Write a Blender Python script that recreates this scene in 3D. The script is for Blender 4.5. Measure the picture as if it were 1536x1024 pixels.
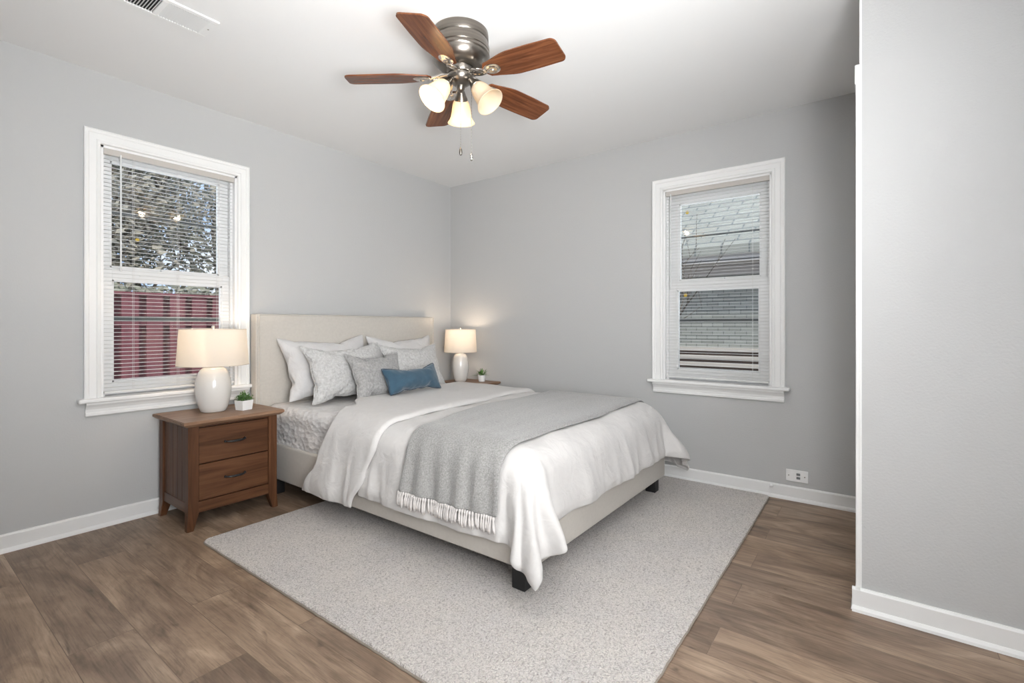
import bpy, bmesh, math, random
import numpy as np
from mathutils import Vector, Matrix, Euler, noise

PI = math.pi
R = math.radians
for _o in list(bpy.data.objects):
    bpy.data.objects.remove(_o)
SC = bpy.context.scene
COL = SC.collection

# ------------------------------------------------------------------ camera
CAM_F, CAM_CY, CAM_TH = 728.2045, 488.9165, 0.6408
cam_data = bpy.data.cameras.new('camera')
cam = bpy.data.objects.new('camera', cam_data)
COL.objects.link(cam)
SC.camera = cam
cam.location = (-3.4626, -3.3334, 1.0787)
cam.rotation_euler = (PI/2, 0, CAM_TH - PI/2)
cam_data.sensor_width = 36
cam_data.lens = CAM_F/1536*36
cam_data.shift_y = -(512-CAM_CY)/1536
cam_data.clip_start = 0.05

# ------------------------------------------------------------------ colour management
SC.view_settings.view_transform = 'Standard'
SC.view_settings.look = 'None'
SC.view_settings.gamma = 1
SC.view_settings.use_curve_mapping = False
SC.view_settings.exposure = 0.33

# ------------------------------------------------------------------ sky
world = bpy.data.worlds.new('sky')
SC.world = world
world.use_nodes = True
wn = world.node_tree
bg = wn.nodes['Background']
tcw = wn.nodes.new('ShaderNodeTexCoord')
nzw = wn.nodes.new('ShaderNodeTexNoise'); nzw.inputs['Scale'].default_value = 5; nzw.inputs['Detail'].default_value = 6
crw = wn.nodes.new('ShaderNodeValToRGB')
crw.color_ramp.elements[0].position = .40; crw.color_ramp.elements[0].color = (.17, .27, .46, 1)
crw.color_ramp.elements[1].position = .60; crw.color_ramp.elements[1].color = (.50, .52, .56, 1)
wn.links.new(tcw.outputs['Generated'], nzw.inputs['Vector'])
wn.links.new(nzw.outputs['Fac'], crw.inputs['Fac'])
wn.links.new(crw.outputs['Color'], bg.inputs['Color'])
bg.inputs['Strength'].default_value = 2.2

# ------------------------------------------------------------------ big soft lights
def area(name, loc, aim, size, size_y, power, color=(1, 1, 1), spread=180):
    d = bpy.data.lights.new(name, 'AREA')
    d.shape = 'RECTANGLE'; d.size = size; d.size_y = size_y; d.energy = power; d.color = color; d.spread = R(spread)
    o = bpy.data.objects.new(name, d); COL.objects.link(o)
    o.location = loc
    o.rotation_euler = (Vector(aim)-Vector(loc)).to_track_quat('-Z', 'Y').to_euler()
    return o
# photographer's bounce light: an umbrella behind the camera turned up to the ceiling, and an added soft fill with no real source behind it
area('bounce_light', (-3.40, -3.80, 0.95), (-1.9, -1.5, 2.44), 0.5, 0.5, 26, (.975, .988, .99), 100)
area('bounce_light', (-3.30, -4.15, 1.40), (-2.95, -3.5, 2.44), 0.5, 0.5, 30, (.975, .988, .99), 90)
area('added_fill_light', (-3.2, -4.4, 1.5), (-2.2, -1.0, 1.0), 0.9, 1.4, 15, (.975, .988, .99), 110)  # added fill to brighten the room
area('photographer_flash', (-3.50, -3.62, 1.35), (-.3, -2.3, .8), 0.35, 0.35, 8, (.98, .99, 1), 110)
area('window_daylight_left', (-2.345, 0.55, 1.6), (-2.3, -1.0, .8), .9, 1.4, 8, (.86, .93, 1))
area('window_daylight_right', (0.55, -2.46, 1.6), (-1.0, -2.4, .8), .9, 1.4, 8, (.86, .93, 1))

sun_d = bpy.data.lights.new('sun', 'SUN'); sun_d.energy = 2.2; sun_d.angle = R(3); sun_d.color = (1, .96, .9)
sun = bpy.data.objects.new('sun', sun_d); COL.objects.link(sun)
sun.rotation_euler = Vector((.5, .5, -1.0)).to_track_quat('-Z', 'Y').to_euler()

# ------------------------------------------------------------------ node helpers
def mat(name, color=(.5, .5, .5), rough=.6, metal=0, spec=.5, sheen=0, coat=0):
    m = bpy.data.materials.new(name); m.use_nodes = True
    b = m.node_tree.nodes['Principled BSDF']
    b.inputs['Base Color'].default_value = (*color, 1)
    b.inputs['Roughness'].default_value = rough
    b.inputs['Metallic'].default_value = metal
    b.inputs['Specular IOR Level'].default_value = spec
    if sheen: b.inputs['Sheen Weight'].default_value = sheen
    if coat: b.inputs['Coat Weight'].default_value = coat; b.inputs['Coat Roughness'].default_value = .08
    return m
def N(m, t, **kw):
    n = m.node_tree.nodes.new('ShaderNode'+t)
    for k, v in kw.items():
        if k in n.inputs: n.inputs[k].default_value = v
        else: setattr(n, k, v)
    return n
def L(m, a, b): m.node_tree.links.new(a, b)
def bsdf(m): return m.node_tree.nodes['Principled BSDF']
def ocoord(m, scale=(1, 1, 1), rot=(0, 0, 0)):
    tc = N(m, 'TexCoord'); mp = N(m, 'Mapping')
    mp.inputs['Scale'].default_value = scale; mp.inputs['Rotation'].default_value = rot
    L(m, tc.outputs['Object'], mp.inputs['Vector']); return mp.outputs['Vector']
def ramp(m, src, stops):
    r = N(m, 'ValToRGB'); e = r.color_ramp.elements
    while len(e) < len(stops): e.new(.5)
    for i, (p, c) in enumerate(stops):
        e[i].position = p; e[i].color = (*c, 1) if len(c) == 3 else c
    L(m, src, r.inputs['Fac']); return r.outputs['Color']
def bump(m, src, strength, dist, prev=None):
    b = N(m, 'Bump'); b.inputs['Strength'].default_value = strength; b.inputs['Distance'].default_value = dist
    L(m, src, b.inputs['Height'])
    if prev: L(m, prev, b.inputs['Normal'])
    L(m, b.outputs['Normal'], bsdf(m).inputs['Normal']); return b.outputs['Normal']
def noise_tex(m, vec, scale, detail=4, rough=.5, dist=0):
    n = N(m, 'TexNoise'); n.inputs['Scale'].default_value = scale; n.inputs['Detail'].default_value = detail
    n.inputs['Roughness'].default_value = rough; n.inputs['Distortion'].default_value = dist
    L(m, vec, n.inputs['Vector']); return n.outputs['Fac']
def mixc(m, fac, a, b, mode='MIX'):
    x = N(m, 'Mix', data_type='RGBA', blend_type=mode)
    for s, v in ((x.inputs[0], fac), (x.inputs[6], a), (x.inputs[7], b)):
        if isinstance(v, (int, float)): s.default_value = v
        elif isinstance(v, tuple): s.default_value = (*v, 1)
        else: L(m, v, s)
    return x.outputs[2]

# ------------------------------------------------------------------ materials
def paint(name, color, rough, bscale, bstr):
    m = mat(name, color, rough, spec=.3)
    v = ocoord(m)
    bump(m, noise_tex(m, v, bscale, 3), bstr, .002)
    return m
M_WALL = paint('wall_paint', (.49, .492, .492), .62, 120, .5)
M_CEIL = paint('ceiling_paint', (.80, .80, .80), .8, 90, .15)
M_TRIM = paint('trim_paint', (.80, .80, .795), .38, 30, .08)
M_VINYL = mat('white_vinyl', (.80, .80, .80), .35)
M_SLAT = mat('blind_slat', (.70, .70, .69), .45)
M_HEADRAIL = mat('blind_headrail', (.50, .47, .44), .5)
M_CORD = mat('blind_cord', (.72, .70, .68), .6)
M_WAND = mat('clear_wand', (.70, .71, .71), .15)
M_BLACK = mat('black_metal', (.012, .012, .013), .35, spec=.6)
M_BLACKLEG = mat('black_leg', (.01, .01, .011), .5)
M_DARK = mat('void_shade', (.012, .012, .012), .9)  # near-black colour standing for the shade inside openings
M_CERAMIC = mat('glazed_ceramic', (.68, .665, .64), .18, coat=.6)
M_POT = mat('white_pot', (.84, .84, .84), .35)
M_SOIL = mat('soil', (.05, .035, .025), .9)
M_OUTLET = mat('outlet_plastic', (.86, .86, .86), .3)
M_BRASS = mat('brass', (.75, .60, .32), .3, metal=1)
M_STICKER = mat('yellow_sticker', (.62, .42, .05), .6)

def leaf_material(name, c1, c2):
    m = mat(name, c1, .5)
    v = ocoord(m)
    L(m, ramp(m, noise_tex(m, v, 60, 2), [(.35, c1), (.65, c2)]), bsdf(m).inputs['Base Color'])
    return m
M_LEAF = leaf_material('leaf_green', (.045, .12, .03), (.13, .26, .07))

def mulf(m, a, k):
    q = N(m, 'Math', operation='MULTIPLY'); L(m, a, q.inputs[0]); q.inputs[1].default_value = k; return q.outputs[0]
def floor_material():
    m = mat('wood_plank_floor', rough=.42, spec=.4)
    tc = N(m, 'TexCoord'); sx = N(m, 'SeparateXYZ'); L(m, tc.outputs['Object'], sx.inputs[0])
    cx = N(m, 'CombineXYZ'); L(m, sx.outputs['Y'], cx.inputs['X']); L(m, sx.outputs['X'], cx.inputs['Y'])
    br = N(m, 'TexBrick', offset=.37, offset_frequency=2, squash=1)
    L(m, cx.outputs[0], br.inputs['Vector'])
    for k, v in {'Scale': 1, 'Mortar Size': .0012, 'Mortar Smooth': .3, 'Brick Width': 1.22, 'Row Height': .18, 'Bias': 0}.items(): br.inputs[k].default_value = v
    br.inputs['Color1'].default_value = (0, 0, 0, 1); br.inputs['Color2'].default_value = (1, 1, 1, 1); br.inputs['Mortar'].default_value = (.5, .5, .5, 1)
    rb = N(m, 'RGBToBW'); L(m, br.outputs['Color'], rb.inputs[0])
    # offset the grain of every plank
    mul = N(m, 'Math', operation='MULTIPLY'); L(m, rb.outputs[0], mul.inputs[0]); mul.inputs[1].default_value = 37.0
    off = N(m, 'CombineXYZ'); L(m, mul.outputs[0], off.inputs['Z']); L(m, mul.outputs[0], off.inputs['Y'])
    add = N(m, 'VectorMath', operation='ADD'); L(m, tc.outputs['Object'], add.inputs[0]); L(m, off.outputs[0], add.inputs[1])
    def mp(s):
        q = N(m, 'Mapping'); q.inputs['Scale'].default_value = s; L(m, add.outputs[0], q.inputs['Vector']); return q.outputs[0]
    grain = noise_tex(m, mp((60, 3.5, 1)), 1.0, 6, .6, .6)
    fine = noise_tex(m, mp((210, 7, 1)), 1.0, 4, .7)
    blot = noise_tex(m, mp((7, 2.2, 1)), 1.0, 5, .6, 1.2)
    knot = noise_tex(m, mp((9, 3.4, 1)), 1.0, 3, .5, 2.0)
    base = ramp(m, blot, [(.28, (.145, .098, .068)), (.45, (.23, .162, .115)), (.58, (.31, .225, .162)), (.74, (.42, .315, .230))])
    base = mixc(m, ramp(m, grain, [(.35, (1, 1, 1)), (.62, (0, 0, 0))]), base, (.155, .10, .068), 'MIX') if False else base
    g2 = ramp(m, grain, [(.30, (.62, .60, .58)), (.50, (1, 1, 1)), (.75, (1.10, 1.08, 1.06))])
    base = mixc(m, .85, base, g2, 'MULTIPLY')
    f2 = ramp(m, fine, [(.33, (.66, .64, .62)), (.5, (1, 1, 1)), (.7, (1.12, 1.12, 1.12))])
    base = mixc(m, .7, base, f2, 'MULTIPLY')
    k2 = ramp(m, knot, [(.22, (.30, .27, .26)), (.33, (1, 1, 1))])
    base = mixc(m, .8, base, k2, 'MULTIPLY')
    tint = ramp(m, rb.outputs[0], [(0, (.78, .76, .75)), (.5, (1.0, .98, .96)), (1, (1.16, 1.13, 1.08))])
    base = mixc(m, .9, base, tint, 'MULTIPLY')
    base = mixc(m, mulf(m, br.outputs['Fac'], .55), base, (.075, .048, .032))
    L(m, base, bsdf(m).inputs['Base Color'])
    nb = bump(m, grain, .12, .002)
    inv = N(m, 'Math', operation='SUBTRACT'); inv.inputs[0].default_value = 1; L(m, br.outputs['Fac'], inv.inputs[1])
    bump(m, inv.outputs[0], .3, .001, nb)
    return m
M_FLOOR = floor_material()

def wood(name, dark, mid, light, axis='x', rough=.4, scale=1.0):
    m = mat(name, rough=rough, spec=.25)
    s = {'x': (2.2, 34, 34), 'y': (34, 2.2, 34), 'z': (34, 34, 2.2)}[axis]
    v = ocoord(m, tuple(q*scale for q in s))
    g = noise_tex(m, v, 1.0, 6, .6, .8)
    s2 = {'x': (1, 6, 6), 'y': (6, 1, 6), 'z': (6, 6, 1)}[axis]
    b = noise_tex(m, ocoord(m, tuple(q*scale for q in s2)), 1.0, 3, .5, .5)
    c = ramp(m, g, [(.30, dark), (.52, mid), (.75, light)])
    c = mixc(m, .6, c, ramp(m, b, [(.3, (.75, .73, .72)), (.7, (1.15, 1.13, 1.1))]), 'MULTIPLY')
    L(m, c, bsdf(m).inputs['Base Color'])
    bump(m, g, .08, .001)
    return m
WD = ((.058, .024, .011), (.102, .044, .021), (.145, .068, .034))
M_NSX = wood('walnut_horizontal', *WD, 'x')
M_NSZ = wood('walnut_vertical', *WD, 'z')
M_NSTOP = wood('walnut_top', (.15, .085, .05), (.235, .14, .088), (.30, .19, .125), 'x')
M_BLADE = wood('blade_wood', (.070, .022, .009), (.150, .052, .021), (.24, .095, .040), 'x', rough=.26, scale=1.6)
M_BLADETOP = M_BLADE

def fabric(name, color, scale=700, strength=.3, rough=.95, sheen=.15, var=.06, big=0, bigscale=9, c2=None, mott=30):
    m = mat(name, color, rough, spec=.15, sheen=sheen)
    v = ocoord(m)
    lo = tuple(c*(1-var) for c in color); hi = tuple(min(1, c*(1+var)) for c in color) if c2 is None else c2
    L(m, ramp(m, noise_tex(m, v, mott, 5, .65), [(.3, lo), (.7, hi)]), bsdf(m).inputs['Base Color'])
    nb = bump(m, noise_tex(m, v, scale, 2), strength, .001)
    if big: bump(m, noise_tex(m, v, bigscale, 3, .5, .6), big, .02, nb)
    return m
M_DUVET = fabric('white_duvet_cotton', (.585, .57, .56), 420, .25, big=.42, bigscale=11, var=.02)
M_SHEET = fabric('white_sheet', (.80, .785, .77), 420, .2, var=.02)
def crinkle_material():
    m = mat('crinkled_coverlet', (.62, .605, .60), .95, spec=.15, sheen=.15)
    v = ocoord(m, (1, 1, 1.5))
    vo = N(m, 'TexVoronoi'); vo.inputs['Scale'].default_value = 26; L(m, v, vo.inputs['Vector'])
    nb = bump(m, vo.outputs['Distance'], .7, .012)
    bump(m, noise_tex(m, v, 60, 4, .6, .5), .6, .006, nb)
    return m
M_CRINKLE = crinkle_material()
M_PILLOW = fabric('white_pillow_cotton', (.61, .60, .60), 420, .2, big=.5, bigscale=16, var=.02)
M_EURO = fabric('mottled_pale_quilt', (.50, .495, .49), 260, .8, var=.1, c2=(.64, .635, .63), mott=70, big=.8, bigscale=38)
M_GREYP = fabric('grey_textured_fabric', (.30, .298, .295), 260, .8, var=.12, c2=(.42, .415, .41), mott=75, big=.7, bigscale=38)
M_BLUE = fabric('blue_velvet', (.046, .094, .138), 300, .3, sheen=.35, rough=.8, var=.15, mott=12)
M_BLUEPIPE = mat('navy_piping', (.022, .045, .075), .8)
M_THROW = fabric('grey_woven_throw', (.25, .245, .24), 240, 1.0, var=.2, c2=(.385, .38, .37), mott=150, sheen=.3)
M_TASSEL = fabric('pale_fringe_yarn', (.62, .59, .575), 400, .5)
M_LINEN = fabric('beige_linen', (.53, .50, .458), 900, .4, var=.04, mott=60)
def rug_material():
    m = mat('speckled_rug', (.6, .57, .55), 1.0, spec=.05, sheen=.2)
    v = ocoord(m)
    vo = N(m, 'TexVoronoi'); vo.inputs['Scale'].default_value = 150; vo.inputs['Randomness'].default_value = 1
    w = noise_tex(m, v, 40, 3, .6)
    nv = N(m, 'TexNoise'); nv.inputs['Scale'].default_value = 55; nv.inputs['Detail'].default_value = 2; L(m, v, nv.inputs['Vector'])
    ad = N(m, 'VectorMath', operation='MULTIPLY_ADD'); L(m, nv.outputs['Color'], ad.inputs[0]); ad.inputs[1].default_value = (.03, .03, .03); L(m, v, ad.inputs[2])
    L(m, ad.outputs[0], vo.inputs['Vector'])
    c = ramp(m, vo.outputs['Distance'], [(.10, (.82, .775, .745)), (.50, (.70, .66, .635)), (.85, (.46, .43, .41))])
    c = mixc(m, .55, c, ramp(m, noise_tex(m, v, 150, 4, .7), [(.35, (.62, .61, .60)), (.55, (1, 1, 1))]), 'MULTIPLY')
    c = mixc(m, .6, c, ramp(m, noise_tex(m, v, 3.5, 4, .6), [(.3, (.90, .90, .92)), (.7, (1.06, 1.04, 1.0))]), 'MULTIPLY')
    L(m, c, bsdf(m).inputs['Base Color'])
    inv = N(m, 'Math', operation='SUBTRACT'); inv.inputs[0].default_value = 1; L(m, vo.outputs['Distance'], inv.inputs[1])
    nb = bump(m, inv.outputs[0], .8, .006)
    bump(m, noise_tex(m, v, 160, 3, .7), .6, .004, nb)
    return m
M_RUG = rug_material()

def metal_material():
    m = mat('antique_pewter', (.30, .27, .235), .28, metal=1)
    v = ocoord(m, (.4, .4, 26))
    L(m, ramp(m, noise_tex(m, v, 3, 3), [(.3, (.19, .17, .15)), (.7, (.27, .245, .215))]), bsdf(m).inputs['Base Color'])
    return m
M_PEWTER = metal_material()
M_NICKEL = mat('bright_nickel', (.72, .69, .65), .16, metal=1)
M_CHAIN = mat('chain_metal', (.35, .33, .30), .35, metal=1)

def translucent(name, color, mixf, rough=.5, tcol=None):
    m = bpy.data.materials.new(name); m.use_nodes = True
    nt = m.node_tree; b = bsdf(m)
    b.inputs['Base Color'].default_value = (*color, 1); b.inputs['Roughness'].default_value = rough
    t = N(m, 'BsdfTranslucent'); t.inputs['Color'].default_value = (*(tcol or color), 1)
    x = N(m, 'MixShader'); x.inputs[0].default_value = mixf
    L(m, b.outputs[0], x.inputs[1]); L(m, t.outputs[0], x.inputs[2])
    L(m, x.outputs[0], nt.nodes['Material Output'].inputs['Surface'])
    return m
M_FROST = translucent('frosted_amber_glass', (.86, .78, .66), .55, .3, (.93, .80, .60))
M_SHADE = translucent('cream_lamp_linen', (.80, .76, .71), .50, .9, (.92, .88, .82))
def emis(name, color, s):
    m = bpy.data.materials.new(name); m.use_nodes = True
    b = bsdf(m); b.inputs['Emission Color'].default_value = (*color, 1); b.inputs['Emission Strength'].default_value = s
    return m
M_BULB = emis('lit_bulb', (1, .82, .58), 2.5)
def glass_material():
    m = bpy.data.materials.new('window_glass'); m.use_nodes = True
    nt = m.node_tree
    tr = N(m, 'BsdfTransparent'); tr.inputs['Color'].default_value = (.93, .95, .95, 1)
    gl = N(m, 'BsdfGlossy'); gl.inputs['Roughness'].default_value = .015
    fr = N(m, 'Fresnel'); fr.inputs['IOR'].default_value = 1.5
    x = N(m, 'MixShader'); L(m, fr.outputs[0], x.inputs[0]); L(m, tr.outputs[0], x.inputs[1]); L(m, gl.outputs[0], x.inputs[2])
    L(m, x.outputs[0], nt.nodes['Material Output'].inputs['Surface'])
    return m
M_GLASS = glass_material()

# ------------------------------------------------------------------ mesh helpers
def link(name, bm, m, parent=None, smooth=False, loc=None, rot=None, sub=0):
    me = bpy.data.meshes.new(name)
    bmesh.ops.recalc_face_normals(bm, faces=bm.faces[:])
    bm.to_mesh(me); bm.free()
    for x in (m if isinstance(m, (list, tuple)) else [m]): me.materials.append(x)
    o = bpy.data.objects.new(name, me); COL.objects.link(o)
    if smooth:
        me.polygons.foreach_set('use_smooth', [True]*len(me.polygons))
        if smooth == 'auto': me.set_sharp_from_angle(angle=R(35))
    if parent: o.parent = parent
    if loc: o.location = loc
    if rot: o.rotation_euler = rot
    if sub:
        s = o.modifiers.new('subdivision', 'SUBSURF'); s.levels = sub; s.render_levels = sub
    return o
def tag(o, label=None, cat=None, group=None, kind=None):
    if label: o['label'] = label
    if cat: o['category'] = cat
    if group: o['group'] = group
    if kind: o['kind'] = kind
    return o
def empty(name, loc=(0, 0, 0), rz=0, parent=None):
    o = bpy.data.objects.new(name, None); COL.objects.link(o)
    o.empty_display_size = .1; o.location = loc; o.rotation_euler = (0, 0, rz)
    if parent: o.parent = parent
    return o
def thing(name, label, cat, loc=(0, 0, 0), rz=0, group=None):
    return tag(empty(name, loc, rz), label, cat, group)
def bx(bm, x0, x1, y0, y1, z0, z1, bev=0, seg=2, mat_index=0, mtx=None):
    r = bmesh.ops.create_cube(bm, size=1)
    vs = r['verts']
    for v in vs:
        v.co = ((x0+x1)/2+v.co.x*(x1-x0), (y0+y1)/2+v.co.y*(y1-y0), (z0+z1)/2+v.co.z*(z1-z0))
    fs = set(f for v in vs for f in v.link_faces)
    if bev:
        es = set(e for v in vs for e in v.link_edges)
        rr = bmesh.ops.bevel(bm, geom=list(es), offset=bev, segments=seg, profile=.5, affect='EDGES')
        vs = list(set(vs) & set(bm.verts)) + rr['verts']; vs = list(set(v for v in vs if v.is_valid))
        fs = set(f for v in vs for f in v.link_faces)
    if mtx is not None:
        for v in vs: v.co = mtx @ v.co
    for f in fs: f.material_index = mat_index
    return vs
def boxo(name, x0, x1, y0, y1, z0, z1, m, parent=None, bev=0, seg=2, **kw):
    bm = bmesh.new(); bx(bm, x0, x1, y0, y1, z0, z1, bev, seg)
    return link(name, bm, m, parent, **kw)
def lathe(bm, prof, n=48, mtx=None, caps=(False, False)):
    rings = []
    for r, z in prof:
        ring = []
        for i in range(n):
            a = 2*PI*i/n; c = Vector((r*math.cos(a), r*math.sin(a), z))
            ring.append(bm.verts.new(mtx @ c if mtx is not None else c))
        rings.append(ring)
    for a, b in zip(rings, rings[1:]):
        for i in range(n): bm.faces.new((a[i], a[(i+1) % n], b[(i+1) % n], b[i]))
    if caps[0]: bm.faces.new(rings[0][::-1])
    if caps[1]: bm.faces.new(rings[-1])
def tube(bm, pts, r, n=8, closed=False, taper=None):
    pts = [Vector(p) for p in pts]; k = len(pts); rings = []
    up = Vector((0, 0, 1))
    prev = None
    for i, p in enumerate(pts):
        if closed: t = pts[(i+1) % k]-pts[i-1]
        else: t = pts[min(i+1, k-1)]-pts[max(i-1, 0)]
        t.normalize()
        if prev is None:
            a = t.cross(up)
            if a.length < .05: a = t.cross(Vector((1, 0, 0)))
        else:
            a = prev - t*prev.dot(t)
        a.normalize(); prev = a; b = t.cross(a)
        rr = r*(taper[i] if taper else 1)
        rings.append([bm.verts.new(p+a*rr*math.cos(2*PI*j/n)+b*rr*math.sin(2*PI*j/n)) for j in range(n)])
    for i in range(k if closed else k-1):
        A, B = rings[i], rings[(i+1) % k]
        for j in range(n): bm.faces.new((A[j], A[(j+1) % n], B[(j+1) % n], B[j]))
    if not closed:
        bm.faces.new(rings[0][::-1]); bm.faces.new(rings[-1])
def prism(bm, poly, x0, x1, axis='x'):
    """extrude a closed 2D polygon along an axis; poly gives the two other coordinates in order"""
    def P(a, u, v): return {'x': (a, u, v), 'y': (u, a, v), 'z': (u, v, a)}[axis]
    A = [bm.verts.new(P(x0, *q)) for q in poly]; B = [bm.verts.new(P(x1, *q)) for q in poly]
    n = len(poly)
    for i in range(n): bm.faces.new((A[i], A[(i+1) % n], B[(i+1) % n], B[i]))
    bm.faces.new(A[::-1]); bm.faces.new(B)

# ================================================================== THE ROOM
H = 2.44
XL, YF = -3.62, -4.80           # left wall and front wall (behind the camera)
tag(boxo('floor', XL-.15, .15, YF-.15, .15, -.12, 0, M_FLOOR), kind='structure')
tag(boxo('ceiling', XL-.15, .15, YF-.15, .15, H, H+.12, M_CEIL), kind='structure')
def wall_hole(name, a0, a1, h0, h1, z0, z1, along):
    bm = bmesh.new()
    def B(p0, p1, q0, q1):
        if along == 'x': bx(bm, p0, p1, 0, .15, q0, q1)
        else: bx(bm, 0, .15, p0, p1, q0, q1)
    B(a0, h0, 0, H); B(h1, a1, 0, H); B(h0, h1, 0, z0); B(h0, h1, z1, H)
    return tag(link(name, bm, M_WALL), kind='structure')
W1C, W2C = -2.3445, -2.4635
OH = .348; OZ0, OZ1 = .697, 2.055
wall_hole('wall_back', XL, .15, W1C-OH, W1C+OH, OZ0-.02, OZ1, 'x')
wall_hole('wall_right', YF, 0, W2C-OH, W2C+OH, OZ0-.02, OZ1, 'y')
tag(boxo('wall_left', XL-.15, XL, YF-.15, .15, 0, H, M_WALL), kind='structure')
tag(boxo('wall_front', XL, .15, YF-.15, YF, 0, H, M_WALL), kind='structure')
PX, PY = -1.192, -3.292         # corner of the closet that juts into the room
tag(boxo('wall_closet', PX, 0, YF, PY, 0, H, M_WALL), kind='structure')

def baseboard(name, run0, run1, axis, face, sgn):
    """profile: 86 mm board, small bevelled cap and a quarter-round shoe; face = wall plane, sgn = room side"""
    t = .013
    prof = [(0, 0), (.026, 0), (.024, .010), (.017, .018), (t, .020), (t, .078), (.008, .086), (0, .086)]
    bm = bmesh.new()
    prism(bm, [(face+sgn*u, z) for u, z in prof] if axis == 'x' else [(face+sgn*u, z) for u, z in prof], run0, run1, axis)
    return tag(link(name, bm, M_TRIM), kind='structure')
baseboard('baseboard_back', XL, 0, 'x', 0, -1)
baseboard('baseboard_right', PY, 0, 'y', 0, -1)
baseboard('baseboard_left', YF, 0, 'y', XL, 1)
baseboard('baseboard_closet', YF, PY+.026, 'y', PX, -1)

# closet door seen edge-on behind the corner: casing on the closet's far face
dr = tag(empty('door_1', (-.63, PY, 0)), kind='structure')
bm = bmesh.new()
for s in (-1, 1): bx(bm, s*.56-.035 if s > 0 else -.56, .56 if s > 0 else -.56+.075, 0, .015, 0, 2.06, .004)
bx(bm, -.565, .565, 0, .018, 2.0, 2.075, .004)
link('door_casing', bm, M_TRIM, dr)
bm = bmesh.new()
for i in range(2):
    x0 = -.48+i*.485
    bx(bm, x0, x0+.48, 0, .012, .01, 1.99, .002)
    for z0, z1 in ((.15, .9), (1.02, 1.85)): bx(bm, x0+.09, x0+.39, .012, .018, z0, z1, .004)
link('door_leaf', bm, M_TRIM, dr)
# small return of the base board at the foot of the casing
bm = bmesh.new()
prism(bm, [(0, 0), (.030, 0), (.028, .010), (.020, .020), (.015, .088), (0, .09)], PX-.012, PX+.075, 'x')
for v in bm.verts: v.co.y += PY
tag(link('trim_1', bm, M_TRIM), kind='structure')
# thin corner bead up the closet's edge
tag(boxo('trim_2', PX-.001, PX+.006, PY-.004, PY+.003, .086, H, M_TRIM), kind='structure')

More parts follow.
